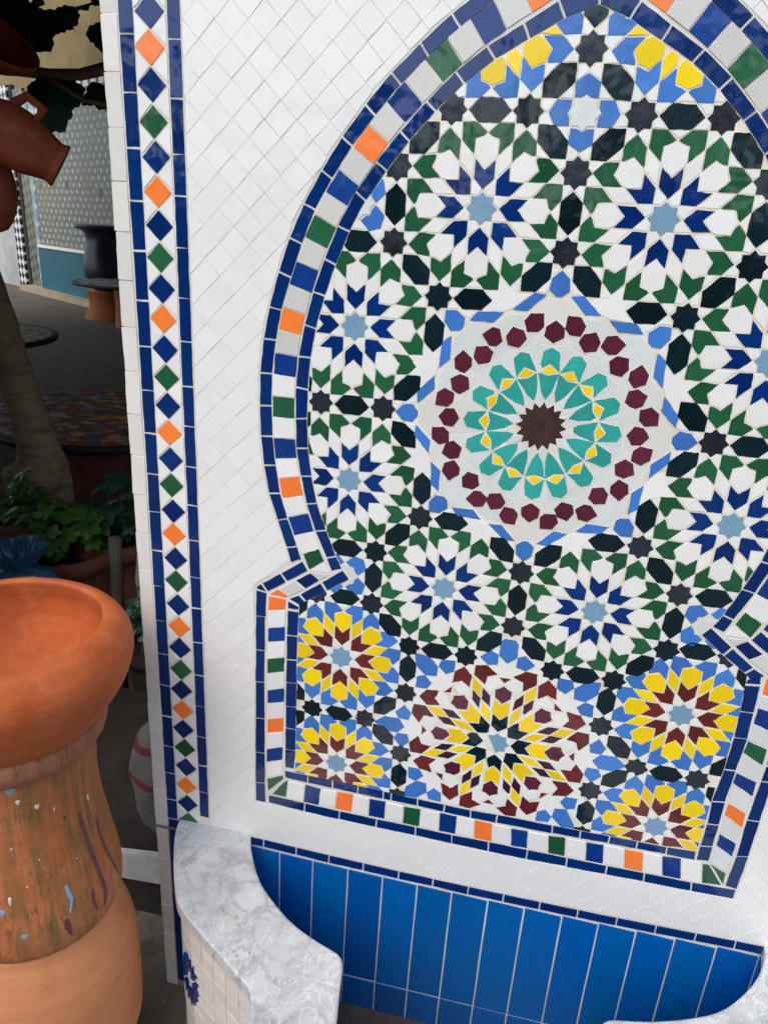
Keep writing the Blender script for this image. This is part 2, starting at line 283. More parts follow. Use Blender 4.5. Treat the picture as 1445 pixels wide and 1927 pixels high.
# ------------------------------------------------------------------ the tiled fountain
fountain = tag(empty('wall_fountain'), 'white wall fountain with a mosaic arch panel over a blue marble-edged basin', 'fountain')
BORDER = {"sh":[["N",[[-1.28,-0.968],[-1.158,-0.876],[-1.124,-0.932],[-1.243,-1.015]]],["N",[[-1.39,-1.046],[-1.283,-0.969],[-1.247,-1.019],[-1.355,-1.096]]],["N",[[-1.422,-1.071],[-1.395,-1.049],[-1.359,-1.098],[-1.422,-1.088]]],["D",[[-1.197,-0.999],[-1.112,-0.94],[-1.058,-0.979],[-1.138,-1.043]]],["G0",[[-1.291,-1.066],[-1.2,-1.001],[-1.141,-1.046],[-1.229,-1.104]]],["O",[[-1.347,-1.108],[-1.296,-1.067],[-1.233,-1.104],[-1.248,-1.116]]],["G0",[[-1.109,-0.935],[-1.008,-0.937],[-1.055,-0.976]]],["W",[[-1.116,-0.928],[-1.035,-0.865],[-1.003,-0.93]]],["G",[[-1.157,-0.838],[-1.069,-0.787],[-1.035,-0.86],[-1.12,-0.925]]],["N",[[-1.049,-0.986],[-0.933,-0.895],[-0.893,-0.945],[-1.015,-1.037]]],["N",[[-1.171,-1.081],[-1.054,-0.991],[-1.019,-1.041],[-1.133,-1.119]]],["N",[[-1.236,-1.12],[-1.175,-1.085],[-1.138,-1.122],[-1.166,-1.152]]],["N",[[-1.24,-1.13],[-1.172,-1.159],[-1.173,-1.18],[-1.239,-1.18]]],["N",[[-1.426,-1.094],[-1.359,-1.103],[-1.364,-1.257],[-1.429,-1.26]]],["O",[[-1.351,-1.118],[-1.246,-1.123],[-1.251,-1.192],[-1.355,-1.21]]]],"lm":[["W",[[-1.354,-1.213],[-1.248,-1.193],[-1.252,-1.299],[-1.354,-1.326]]],["N",[[-1.354,-1.326],[-1.252,-1.299],[-1.252,-1.392],[-1.357,-1.415]]],["W",[[-1.357,-1.415],[-1.252,-1.392],[-1.253,-1.499],[-1.359,-1.53]]],["G",[[-1.359,-1.53],[-1.253,-1.499],[-1.254,-1.593],[-1.359,-1.626]]],["W",[[-1.359,-1.626],[-1.254,-1.593],[-1.253,-1.707],[-1.359,-1.744]]],["N",[[-1.359,-1.744],[-1.253,-1.707],[-1.253,-1.802],[-1.359,-1.833]]],["W",[[-1.359,-1.833],[-1.253,-1.802],[-1.257,-1.915],[-1.359,-1.946]]],["O",[[-1.359,-1.946],[-1.257,-1.915],[-1.257,-2.013],[-1.359,-2.048]]],["W",[[-1.359,-2.048],[-1.257,-2.013],[-1.258,-2.127],[-1.362,-2.166]]],["N",[[-1.362,-2.166],[-1.258,-2.127],[-1.26,-2.222],[-1.362,-2.261]]],["W",[[-1.362,-2.261],[-1.26,-2.222],[-1.257,-2.334],[-1.362,-2.379]]],["G",[[-1.36,-2.389],[-1.257,-2.341],[-1.253,-2.367],[-1.354,-2.484]]],["G",[[-1.225,-2.367],[-1.235,-2.502],[-1.327,-2.498],[-1.256,-2.395]]]],"lo":[["N",[[-1.429,-1.259],[-1.368,-1.255],[-1.37,-1.476],[-1.43,-1.479]]],["N",[[-1.43,-1.479],[-1.37,-1.476],[-1.373,-1.691],[-1.433,-1.697]]],["N",[[-1.433,-1.697],[-1.373,-1.691],[-1.371,-1.946],[-1.434,-1.952]]],["N",[[-1.434,-1.952],[-1.371,-1.946],[-1.371,-2.201],[-1.436,-2.202]]],["N",[[-1.436,-2.202],[-1.371,-2.201],[-1.371,-2.426],[-1.437,-2.438]]],["N",[[-1.437,-2.438],[-1.371,-2.426],[-1.367,-2.58],[-1.436,-2.58]]]],"li":[["N",[[-1.24,-1.191],[-1.173,-1.19],[-1.176,-1.348],[-1.244,-1.352]]],["N",[[-1.244,-1.352],[-1.176,-1.348],[-1.179,-1.505],[-1.245,-1.512]]],["N",[[-1.245,-1.512],[-1.179,-1.505],[-1.176,-1.659],[-1.246,-1.664]]],["N",[[-1.246,-1.664],[-1.176,-1.659],[-1.176,-1.823],[-1.247,-1.829]]],["N",[[-1.247,-1.829],[-1.176,-1.823],[-1.177,-1.983],[-1.246,-1.983]]],["N",[[-1.246,-1.983],[-1.177,-1.983],[-1.176,-2.137],[-1.247,-2.14]]],["N",[[-1.247,-2.14],[-1.176,-2.137],[-1.185,-2.277],[-1.246,-2.278]]]],"bo":[["N",[[-1.35,-2.513],[-1.114,-2.518],[-1.116,-2.588],[-1.35,-2.569]]],["N",[[-1.114,-2.518],[-0.891,-2.525],[-0.894,-2.592],[-1.116,-2.588]]],["N",[[-0.891,-2.525],[-0.658,-2.528],[-0.66,-2.593],[-0.894,-2.592]]],["N",[[-0.658,-2.528],[-0.418,-2.528],[-0.415,-2.596],[-0.66,-2.593]]],["N",[[-0.418,-2.528],[-0.197,-2.532],[-0.194,-2.6],[-0.415,-2.596]]],["N",[[-0.197,-2.532],[0.02,-2.529],[0.026,-2.603],[-0.194,-2.6]]],["N",[[0.02,-2.529],[0.249,-2.528],[0.249,-2.601],[0.026,-2.603]]],["N",[[0.249,-2.528],[0.476,-2.528],[0.48,-2.598],[0.249,-2.601]]],["N",[[0.476,-2.528],[0.703,-2.527],[0.703,-2.593],[0.48,-2.598]]],["N",[[0.703,-2.527],[0.909,-2.524],[0.914,-2.59],[0.703,-2.593]]],["N",[[0.909,-2.524],[1.164,-2.523],[1.172,-2.588],[0.914,-2.59]]],["N",[[1.164,-2.523],[1.399,-2.512],[1.4,-2.579],[1.172,-2.588]]]],"bi":[["N",[[-1.248,-2.299],[-1.099,-2.301],[-1.098,-2.36],[-1.245,-2.352]]],["N",[[-1.099,-2.301],[-0.944,-2.298],[-0.942,-2.363],[-1.098,-2.36]]],["N",[[-0.944,-2.298],[-0.784,-2.303],[-0.787,-2.366],[-0.942,-2.363]]],["N",[[-0.784,-2.303],[-0.628,-2.309],[-0.628,-2.368],[-0.787,-2.366]]],["N",[[-0.628,-2.309],[-0.58,-2.311],[-0.58,-2.369],[-0.628,-2.368]]],["N",[[-0.58,-2.311],[-0.422,-2.315],[-0.418,-2.369],[-0.58,-2.369]]],["N",[[-0.422,-2.315],[-0.259,-2.318],[-0.261,-2.377],[-0.418,-2.369]]],["N",[[-0.259,-2.318],[-0.107,-2.322],[-0.101,-2.38],[-0.261,-2.377]]],["N",[[-0.107,-2.322],[0.049,-2.316],[0.049,-2.382],[-0.101,-2.38]]],["N",[[0.049,-2.316],[0.365,-2.315],[0.368,-2.372],[0.049,-2.382]]],["N",[[0.365,-2.315],[0.522,-2.314],[0.524,-2.371],[0.368,-2.372]]],["N",[[0.522,-2.314],[0.683,-2.311],[0.682,-2.366],[0.524,-2.371]]],["N",[[0.683,-2.311],[0.835,-2.31],[0.835,-2.365],[0.682,-2.366]]],["N",[[0.835,-2.31],[0.992,-2.31],[0.996,-2.363],[0.835,-2.365]]],["N",[[0.992,-2.31],[1.146,-2.301],[1.152,-2.364],[0.996,-2.363]]]],"bm":[["W",[[-1.222,-2.373],[-1.115,-2.375],[-1.124,-2.511],[-1.232,-2.506]]],["N",[[-1.115,-2.375],[-1.013,-2.384],[-1.025,-2.514],[-1.124,-2.511]]],["W",[[-1.013,-2.384],[-0.913,-2.38],[-0.92,-2.511],[-1.025,-2.514]]],["O",[[-0.913,-2.38],[-0.81,-2.376],[-0.816,-2.515],[-0.92,-2.511]]],["W",[[-0.81,-2.376],[-0.711,-2.385],[-0.71,-2.516],[-0.816,-2.515]]],["N",[[-0.711,-2.385],[-0.609,-2.383],[-0.609,-2.515],[-0.71,-2.516]]],["W",[[-0.609,-2.383],[-0.499,-2.392],[-0.499,-2.519],[-0.609,-2.515]]],["G",[[-0.499,-2.392],[-0.396,-2.388],[-0.397,-2.52],[-0.499,-2.519]]],["W",[[-0.396,-2.388],[-0.284,-2.386],[-0.278,-2.522],[-0.397,-2.52]]],["N",[[-0.284,-2.386],[-0.179,-2.387],[-0.177,-2.52],[-0.278,-2.522]]],["W",[[-0.179,-2.387],[-0.077,-2.387],[-0.068,-2.522],[-0.177,-2.52]]],["O",[[-0.077,-2.387],[0.029,-2.389],[0.036,-2.521],[-0.068,-2.522]]],["W",[[0.029,-2.389],[0.138,-2.396],[0.149,-2.524],[0.036,-2.521]]],["N",[[0.138,-2.396],[0.235,-2.393],[0.246,-2.522],[0.149,-2.524]]],["W",[[0.235,-2.393],[0.351,-2.394],[0.365,-2.522],[0.246,-2.522]]],["G",[[0.351,-2.394],[0.448,-2.386],[0.462,-2.521],[0.365,-2.522]]],["W",[[0.448,-2.386],[0.563,-2.388],[0.578,-2.521],[0.462,-2.521]]],["N",[[0.563,-2.388],[0.662,-2.382],[0.678,-2.52],[0.578,-2.521]]],["W",[[0.662,-2.382],[0.775,-2.381],[0.792,-2.516],[0.678,-2.52]]],["O",[[0.775,-2.381],[0.877,-2.38],[0.896,-2.518],[0.792,-2.516]]],["W",[[0.877,-2.38],[0.978,-2.379],[1.004,-2.517],[0.896,-2.518]]],["N",[[0.978,-2.379],[1.08,-2.371],[1.105,-2.516],[1.004,-2.517]]],["W",[[1.08,-2.371],[1.189,-2.374],[1.215,-2.514],[1.105,-2.516]]]],"ri":[["N",[[1.16,-1.211],[1.234,-1.202],[1.239,-1.363],[1.17,-1.367]]],["N",[[1.17,-1.367],[1.239,-1.363],[1.244,-1.522],[1.175,-1.526]]],["N",[[1.175,-1.526],[1.244,-1.522],[1.232,-1.729],[1.17,-1.732]]],["N",[[1.17,-1.732],[1.232,-1.729],[1.223,-1.939],[1.152,-1.95]]],["N",[[1.152,-1.95],[1.223,-1.939],[1.224,-2.097],[1.16,-2.101]]],["N",[[1.16,-2.101],[1.224,-2.097],[1.223,-2.248],[1.155,-2.26]]],["N",[[1.155,-2.26],[1.223,-2.248],[1.222,-2.351],[1.154,-2.36]]],["N",[[1.164,-1.178],[1.225,-1.138],[1.234,-1.196],[1.16,-1.204]]]],"ro":[["N",[[1.362,-1.665],[1.427,-1.684],[1.419,-1.761],[1.359,-1.766]]],["N",[[1.359,-1.766],[1.419,-1.761],[1.416,-2.023],[1.347,-2.026]]],["N",[[1.347,-2.026],[1.416,-2.023],[1.412,-2.268],[1.348,-2.283]]],["N",[[1.348,-2.283],[1.412,-2.268],[1.402,-2.509],[1.336,-2.501]]]],"rm":[["W",[[1.251,-1.254],[1.35,-1.276],[1.351,-1.353],[1.248,-1.329]]],["N",[[1.248,-1.329],[1.351,-1.353],[1.351,-1.46],[1.249,-1.427]]],["W",[[1.249,-1.427],[1.351,-1.46],[1.348,-1.566],[1.246,-1.532]]],["G",[[1.246,-1.532],[1.348,-1.566],[1.347,-1.668],[1.239,-1.607]]],["N",[[1.234,-1.74],[1.343,-1.776],[1.343,-1.873],[1.23,-1.806]]],["W",[[1.23,-1.806],[1.343,-1.873],[1.337,-1.989],[1.237,-1.941]]],["O",[[1.237,-1.941],[1.337,-1.989],[1.34,-2.086],[1.233,-2.021]]],["W",[[1.233,-2.021],[1.34,-2.086],[1.332,-2.197],[1.235,-2.15]]],["N",[[1.235,-2.15],[1.332,-2.197],[1.332,-2.293],[1.235,-2.232]]],["W",[[1.235,-2.232],[1.332,-2.293],[1.323,-2.404],[1.229,-2.36]]],["W",[[1.239,-1.607],[1.347,-1.668],[1.343,-1.776],[1.234,-1.74]]],["G",[[1.233,-2.368],[1.324,-2.412],[1.327,-2.493]]],["G",[[1.193,-2.379],[1.227,-2.374],[1.32,-2.501],[1.216,-2.511]]]]}
# carcass of the wall
def box(name, x0, x1, y0, y1, z0, z1, mat, parent=None):
    a, b = V(x0, y0, z1), V(x1, y1, z0)
    vs = [(x, y, z) for z in (a[2], b[2]) for y in (a[1], b[1]) for x in (a[0], b[0])]
    return mesh_obj(name, vs, [(0, 1, 5, 4), (2, 6, 7, 3), (0, 4, 6, 2), (1, 3, 7, 5), (4, 5, 7, 6), (0, 2, 3, 1)], mat, parent)
box('wall_core', -2.128, 2.14, G, 2.35, -0.42, 0, M['cement'], fountain)
# outlines of the panel (inner) and of its border (outer)
ii = [(-0.498, 1.397), (-0.609, 1.293), (-0.713, 1.176), (-0.805, 1.056), (-0.893, 0.93), (-0.962, 0.799), (-1.022, 0.651), (-1.069, 0.509), (-1.11, 0.355), (-1.133, 0.215), (-1.143, 0.056), (-1.145, -0.087), (-1.137, -0.242), (-1.115, -0.389), (-1.083, -0.534), (-1.028, -0.679), (-0.971, -0.821)]
ii = [(0, 1.678), (-0.122, 1.632), (-0.253, 1.559), (-0.38, 1.487)] + ii + [(-0.934, -0.891)]
io = [(-0.541, 1.444), (-0.654, 1.332), (-0.759, 1.216), (-0.859, 1.093), (-0.945, 0.97), (-1.023, 0.822), (-1.081, 0.676), (-1.133, 0.525), (-1.172, 0.371), (-1.2, 0.216), (-1.212, 0.065), (-1.211, -0.096), (-1.205, -0.25), (-1.178, -0.397), (-1.145, -0.546), (-1.093, -0.693), (-1.026, -0.84)]
io = [(0, 1.765), (-0.157, 1.695), (-0.283, 1.617), (-0.42, 1.536)] + io + [(-0.996, -0.915)]
oo = [(-0.575, 1.647), (-0.696, 1.544), (-0.811, 1.434), (-0.917, 1.313), (-1.016, 1.186), (-1.105, 1.049), (-1.186, 0.907), (-1.252, 0.758), (-1.304, 0.605), (-1.35, 0.44), (-1.38, 0.287), (-1.398, 0.118), (-1.4, -0.048), (-1.396, -0.206), (-1.379, -0.362), (-1.352, -0.514), (-1.302, -0.66), (-1.251, -0.811), (-1.225, -0.898)]
oo = [(0, 2.0), (-0.15, 1.93), (-0.3, 1.842), (-0.44, 1.748)] + oo
oi = [(-0.533, 1.597), (-0.655, 1.493), (-0.765, 1.389), (-0.868, 1.269), (-0.965, 1.148), (-1.052, 1.014), (-1.127, 0.882), (-1.187, 0.733), (-1.238, 0.581), (-1.284, 0.429), (-1.31, 0.285), (-1.33, 0.12), (-1.331, -0.043), (-1.326, -0.201), (-1.309, -0.353), (-1.283, -0.505), (-1.243, -0.642), (-1.188, -0.794), (-1.162, -0.868)]
oi = [(0, 1.92), (-0.13, 1.862), (-0.268, 1.78), (-0.405, 1.69)] + oi
def flip(P):         # the right half sits a little lower at the shoulder
    out = []
    for x, y in P:
        t = max(0, min(1, (-.45 - y) / .4)); out.append((-x + .010 * t, y - .024 * t))
    return out
lowL = [(-0.89, -0.942), (-1.015, -1.039), (-1.139, -1.122), (-1.169, -1.154), (-1.173, -1.19), (-1.178, -1.5), (-1.177, -1.98), (-1.178, -2.298)]
lowR = [(1.148, -2.300), (1.152, -1.95), (1.17, -1.73), (1.172, -1.37), (1.160, -1.178), (1.149, -1.146), (1.025, -1.063), (0.900, -0.966)]
INNER = ii + lowL + [(-0.4, -2.316), (0.2, -2.318)] + lowR + flip(ii)[::-1][:-1]
OUTER = oo + [(-1.432, -1.066), (-1.436, -2.58), (-0.66, -2.594), (0.03, -2.604), (0.7, -2.594), (1.402, -2.582), (1.43, -1.7), (1.442, -1.09)] + flip(oo)[::-1][:-1]
assert area(INNER) > 0 and area(OUTER) > 0
border = sheet('arch_border', OUTER, M['grout_white'], fountain, 1.45)
panel = sheet('mosaic_panel', INNER, M['grout'], fountain, 1.62)

def put(name, poly, mat, h=2.4, gap=0.0010, chip=0.0017, skirt=None, cut=True):
    p = ccw(poly)
    if mat == 'white' and h == 2.4: h = 2.12
    elif mat not in ('white', 'pale', 'yellow') and gap <= .002: gap = -.0010
    for q in clip(p, INNER): tile(name, q, M[mat], panel, h=h, gap=gap, chip=chip, base=1.0, skirt=skirt)
# --- one rosette of eight: axis pieces at 0, 45, ... degrees and pieces between them
CHEV = [(.078, 0), (.121, -.0425), (.193, -.042), (.154, 0), (.193, .042), (.121, .0425)]
PETAL = [(.157, 0), (.197, -.0425), (.216, -.0505), (.270, -.0495), (.281, -.020), (.293, 0), (.281, .020), (.270, .0495), (.216, .0505), (.197, .0425)]
OUTP = [(.333, .107), (.333, .046), (.297, .006), (.287, .016), (.274, .051), (.215, .053), (.266, .107)]
RHOMB = [(.1335, 0), (.207, -.0325), (.287, 0), (.207, .0325)]
KITE = [(.053, 0), (.072, -.0295), (.129, 0), (.072, .0295)]
TRI = [(.331, .041), (.331, -.041), (.300, 0)]
QUAD = [(.335, .049), (.335, .105), (.361, .113), (.379, .090)]
KIT3 = [(.289, 0), (.347, -.0275), (.361, 0), (.347, .0275)]
HEX = [(.380, .0875), (.334, .043), (.334, -.043), (.380, -.0875), (.426, -.043), (.426, .043)]
R8 = 0.411
done_hex, done_star = [], []
def fresh(lst, c, e=0.06):
    if any(hypot(c[0] - d[0], c[1] - d[1]) < e for d in lst): return False
    lst.append(c); return True
MISSING = [(0.588 * cos(radians(22.5 + 45 * k)), 0.588 * sin(radians(22.5 + 45 * k))) for k in range(8)]
W3 = 0.0023
def rosette(c, kind):
    c = (c[0] + random.uniform(-.004, .004), c[1] + random.uniform(-.004, .004)); a0 = random.uniform(-.8, .8)
    chev, pet, outp, rh = {'green': ('dark_blue', 'white', 'green', 'white'), 'yellow': ('brown', 'yellow', 'blue', 'yellow')}[kind]
    j = lambda P: [(x + random.uniform(-.0018, .0018), y + random.uniform(-.0018, .0018)) for x, y in P]
    put('centre_star_tile', octagram(.066, a0=a0, c=c), 'sky')
    for k in range(8):
        a = 45 * k + a0; b = a + 22.5
        put('chevron_tile', rot(j(CHEV), a, c), chev)
        put('petal_tile', rot(j(PETAL), a, c), pet, gap=0.0015 if pet == 'white' else .0022)
        for P in (OUTP, mir(OUTP)): put('arrow_tile', rot(j(P), a, c), outp)
        put('rhombus_tile', rot(j(RHOMB), b, c), rh, gap=W3 if rh == 'white' else .003)
        put('white_kite_tile', rot(j(KITE), b, c), 'white', gap=W3)
        put('white_triangle_tile', rot(j(TRI), a, c), 'white', gap=.0012)
        for P in (QUAD, mir(QUAD)): put('white_corner_tile', rot(P, a, c), 'white', gap=.0012)
        st = (c[0] + R8 * cos(radians(b)), c[1] + R8 * sin(radians(b)))
        miss = any(hypot(st[0] - m[0], st[1] - m[1]) < .05 for m in MISSING)
        if not miss:
            put('white_dart_tile', rot(j(KIT3), b, c), 'white', gap=.0012)
            if fresh(done_star, st):
                put('black_star_tile', octagram(.064 + random.uniform(-.002, .002), a0=random.uniform(-2, 2), c=st), random.choice(['star', 'star', 'black']))
        hc = (c[0] + .38 * cos(radians(a)), c[1] + .38 * sin(radians(a)))
        if fresh(done_hex, hc): put('black_hexagon_tile', rot(j(HEX), a, c), 'black')

for k in range(8):
    a = radians(22.5 + 45 * k); rosette((cos(a) * 0.998, sin(a) * 0.998), 'green')
for c in ((-.922, -1.434), (-.922, -2.175), (.906, -1.444), (.906, -2.186), (-.3827, 1.684), (.3827, 1.684)): rosette(c, 'yellow')
for c in ((0, 1.508),):
    if fresh(done_star, c): put('black_star_tile', octagram(.064, c=c), 'star')
# --- small four-armed stars between the rosettes
HOUSE = [(.142, 0), (.113, -.049), (.056, -.047), (.058, -.018), (.070, 0), (.058, .018), (.056, .047), (.113, .049)]
for k, dr in enumerate((90, 45, 135, -45, -135)):
    c = (1.303 * cos(radians(dr)), 1.303 * sin(radians(dr)))
    put('pale_star_tile', octagram(.068, c=c, a0=dr + 45), 'pale')
    for q in range(4):
        a = dr + 90 * q
        put('blue_arm_tile', rot(HOUSE, a, c), 'blue')
        put('white_corner_tile', rot([(.051, .054), (.102, .054), (.054, .102)], a, c), 'white')
        for s in (1, -1): put('white_corner_tile', rot([(.117, s * .050), (.145, s * .004), (.157, s * .004), (.172, s * .018), (.173, s * .043)], a, c), 'white')
for P in ([(-.948, -.862), (-.852, -.868), (-.846, -.972), (-.925, -.990), (-.884, -.942)], [(.960, -.886), (.862, -.892), (.856, -.996), (.940, -1.012), (.896, -.966)], [(-.945, .868), (-.858, .86), (-.852, .95), (-.885, .962)]):
    tile('pale_infill_tile', P, M['pale'], panel, h=1.9, gap=.001, base=1.0)
# --- the great sixteen-pointed star
C0 = (-0.002, -0.006)
plate = []
for k in range(8):
    b = 45 * k
    plate += [(.580, b), (.588, b + 4.4), (.520, b + 13.4), (.541, b + 22.5), (.520, b + 31.6), (.588, b + 40.6)]
def pl_r(a):      # outline radius at an angle
    a %= 360
    L = sorted(((x % 360), r) for r, x in plate); L = [(L[-1][0] - 360, L[-1][1])] + L + [(L[0][0] + 360, L[0][1])]
    for (a1, r1), (a2, r2) in zip(L, L[1:]):
        if a1 <= a <= a2: return r1 + (r2 - r1) * (a - a1) / max(1e-9, a2 - a1)
pol = lambda r, a: (C0[0] + r * cos(radians(a)), C0[1] + r * sin(radians(a)))
for k in range(16):
    a0 = 22.5 * k - 11.25
    mids = sorted({x for r, x in plate for x in (x, x - 360, x + 360) if a0 + .3 < x < a0 + 22.2})
    tile('pale_sector_tile', [pol(.392, a0), pol(pl_r(a0), a0)] + [pol(pl_r(x), x) for x in mids] + [pol(pl_r(a0 + 22.5), a0 + 22.5), pol(.392, a0 + 22.5), pol(.376, a0 + 11.25)], M['pale' if k % 4 else 'ivory'], panel, h=1.84, gap=.0016, chip=.0008, base=1.0, tilt=.15)
    tile('pale_dart_tile', [pol(.10, a0 + 11.25), pol(.25, a0), pol(.39, a0), pol(.374, a0 + 11.25), pol(.39, a0 + 22.5), pol(.25, a0 + 22.5)], M['pale'], panel, h=1.84, gap=.0010, chip=.0006, base=1.0, tilt=.1)
BIGW = [(.712, 0), (.652, .030), (.616, .061), (.589, .119), (.557, .020), (.557, -.020), (.589, -.119), (.616, -.061), (.652, -.030)]
PAR = [(.594, .131), (.555, .021), (.527, .080), (.569, .177)]
BKITE = [(.700, 0), (.665, -.038), (.615, -.044), (.589, -.012), (.589, .012), (.615, .044), (.665, .038)]
SIDEW = [(.703, .010), (.669, .043), (.620, .050), (.598, .058), (.602, .100), (.650, .056), (.708, .048)]
PL1 = [(.487, 0), (.456, -.041), (.414, -.045), (.385, 0), (.414, .045), (.456, .041)]
PL2 = [(.514, .044), (.521, -.013), (.490, -.046), (.440, -.037), (.434, .012), (.455, .040)]
for k in range(8):
    a = 45 * k
    put('white_plate_tile', rot(BIGW, a + 22.5, C0), 'white', gap=.0018)
    for P in (PAR, mir(PAR)): put('blue_bar_tile', rot(P, a + 22.5, C0), 'blue', gap=.002)
    put('blue_kite_tile', rot(BKITE, a, C0), 'blue', gap=.002)
    for P in (SIDEW, mir(SIDEW)): put('white_corner_tile', rot(P, a, C0), 'white', gap=.0015)
TO = [(.366, 0), (.347, .037), (.258, .0475), (.295, 0), (.258, -.0475), (.347, -.037)]
TI = [(.128, 0), (.168, -.0245), (.251, -.0478), (.239, 0), (.251, .0478), (.168, .0245)]
YE = [(.293, 0), (.257, .0395), (.241, 0), (.257, -.0395)]
for k in range(16):
    a = 22.5 * k + random.uniform(-.7, .7); rr = random.uniform(.99, 1.01)
    S = lambda P: [(x * rr, y) for x, y in P]
    put('plum_tile', rot(S(PL1), a, C0), 'plum', skirt=2.0)
    put('plum_tile', rot(S(PL2 if k % 2 else mir(PL2)), a + 11.25, C0), 'plum', skirt=2.0)
    put('teal_petal_tile', rot(S(TO), a, C0), 'teal', skirt=2.0, gap=.002)
    put('teal_dart_tile', rot(S(TI), a, C0), 'teal', skirt=2.0, gap=.002)
    put('yellow_kite_tile', rot(S(YE), a, C0), 'yellow', skirt=2.0, gap=.003)
    put('white_ray_tile', rot([(.086, 0), (.120, -.0200), (.246, -.0025), (.246, .0025), (.120, .0200)], a + 11.25, C0), 'pale', h=2.2, skirt=2.0, gap=.002)
put('umber_star_tile', octagram(.117, 16, .76, c=C0), 'umber', h=2.7, skirt=2.1)
# --- the wide star over the sill
C1 = (-0.010, -1.824)
oct8 = [(C1[0] + r * cos(radians(a)), C1[1] + r * sin(radians(a))) for k in range(8) for r, a in ((.535, 45 * k + 22.5), (.60, 45 * k + 29), (.665, 45 * k + 41), (.665, 45 * k + 49), (.60, 45 * k + 61))]
pp = [v for v in oct8 if v[1] > -2.30]
tile('white_plate', [(x, max(y, -2.31)) for x, y in oct8], M['white'], panel, h=1.78, gap=0, chip=0, base=.9, tilt=0)
BCH = [(.077, 0), (.113, -.044), (.190, -.043), (.153, 0), (.190, .043), (.113, .044)]
YCH = [(.157, 0), (.200, -.047), (.286, -.046), (.258, 0), (.286, .046), (.200, .047)]
PPT = [(.262, 0), (.297, -.041), (.345, -.045), (.355, -.022), (.372, 0), (.355, .022), (.345, .045), (.297, .041)]
YR1 = [(.139, 0), (.212, -.0265), (.288, 0), (.212, .0265)]
DR = [(.298, .003), (.361, .029), (.303, .052), (.238, .030)]
YR2 = [(.302, 0), (.372, -.030), (.444, 0), (.372, .030)]
BR = [(.506, .032), (.490, .090), (.425, .128), (.424, .072), (.374, .045), (.447, .006)]
BT = [(.424, .030), (.424, -.030), (.396, 0)]
WL = [(.380, .006), (.420, .036), (.424, .100), (.363, .107), (.304, .062), (.352, .052)]
HB = [(.523, 0), (.560, -.047), (.642, -.048), (.698, 0), (.642, .048), (.560, .047)]
PB = [(.503, .050), (.562, .050), (.582, .092), (.534, .146), (.490, .100)]
for k in range(8):
    a = 45 * k; b = a + 22.5
    j = lambda P: [(x + random.uniform(-.002, .002), y + random.uniform(-.002, .002)) for x, y in P]
    put('black_chevron_tile', rot(j(BCH), a, C1), 'black', skirt=2.0); put('yellow_chevron_tile', rot(j(YCH), a, C1), 'yellow', skirt=2.0, gap=.002)
    put('plum_petal_tile', rot(j(PPT), a, C1), 'plum', skirt=2.0); put('yellow_rhombus_tile', rot(j(YR1), b, C1), 'yellow', skirt=2.0, gap=.002)
    put('yellow_rhombus_tile', rot(j(YR2), b, C1), 'yellow', skirt=2.0, gap=.002); put('oxblood_wedge_tile', rot(j(BT), a, C1), 'brown', skirt=2.0)
    for f in (lambda P: P, mir):
        put('dark_rhombus_tile', rot(f(j(DR)), b, C1), 'dark_plum', skirt=2.0); put('oxblood_arrow_tile', rot(f(j(BR)), b, C1), 'brown', skirt=2.0)
        put('white_hook_tile', rot(f(WL), a, C1), 'white', skirt=2.0, h=2.2)
        put('blue_pentagon_tile', rot(f(j(PB)), a, C1), 'blue', skirt=2.0)
    put('blue_hexagon_tile', rot(j(HB), a, C1), 'blue', skirt=2.0)
put('centre_star_tile', octagram(.068, c=C1), 'sky', skirt=2.0)

# --- border of the panel
COLS = {'N': 'navy', 'W': 'white', 'O': 'orange', 'G': 'green', 'D': 'dark_blue', 'G0': 'grey_white', 'P0': 'pale'}
KIND = {'N': 'navy_strip_tile', 'W': 'white_square_tile', 'O': 'orange_square_tile', 'G': 'green_square_tile', 'D': 'blue_square_tile', 'G0': 'ivory_square_tile', 'P0': 'pale_square_tile'}
def btile(c, P, gap=.0040, mid=False):
    if mid and c == 'N': return tile('blue_square_tile', P, M['cobalt_square'], border, h=2.6, gap=gap * .5, chip=.0018, base=.5, seg=.035)
    if mid: gap *= .5
    return tile(KIND[c], P, M[COLS[c]], border, h=2.6, gap=gap, chip=.0016, base=.5, seg=.035)
for F in (lambda P: P, flip):
    for A, B in ((oo, oi), (io, ii)):
        for i in range(len(A) - 1): btile('N', F([A[i], B[i], B[i + 1], A[i + 1]]))
mid = [(-0.048, 1.842), (-0.145, 1.785), (-0.235, 1.727), (-0.33, 1.672), (-0.424, 1.613), (-0.504, 1.551), (-0.592, 1.480), (-0.67, 1.402), (-0.748, 1.323), (-0.816, 1.247), (-0.886, 1.156), (-0.945, 1.07), (-1.006, 0.978), (-1.056, 0.884), (-1.1, 0.792), (-1.144, 0.69), (-1.176, 0.586), (-1.209, 0.479), (-1.234, 0.383), (-1.255, 0.272), (-1.264, 0.167), (-1.272, 0.061), (-1.273, -0.046), (-1.270, -0.151), (-1.264, -0.26), (-1.249, -0.361), (-1.228, -0.463), (-1.203, -0.567), (-1.172, -0.664), (-1.133, -0.768)]
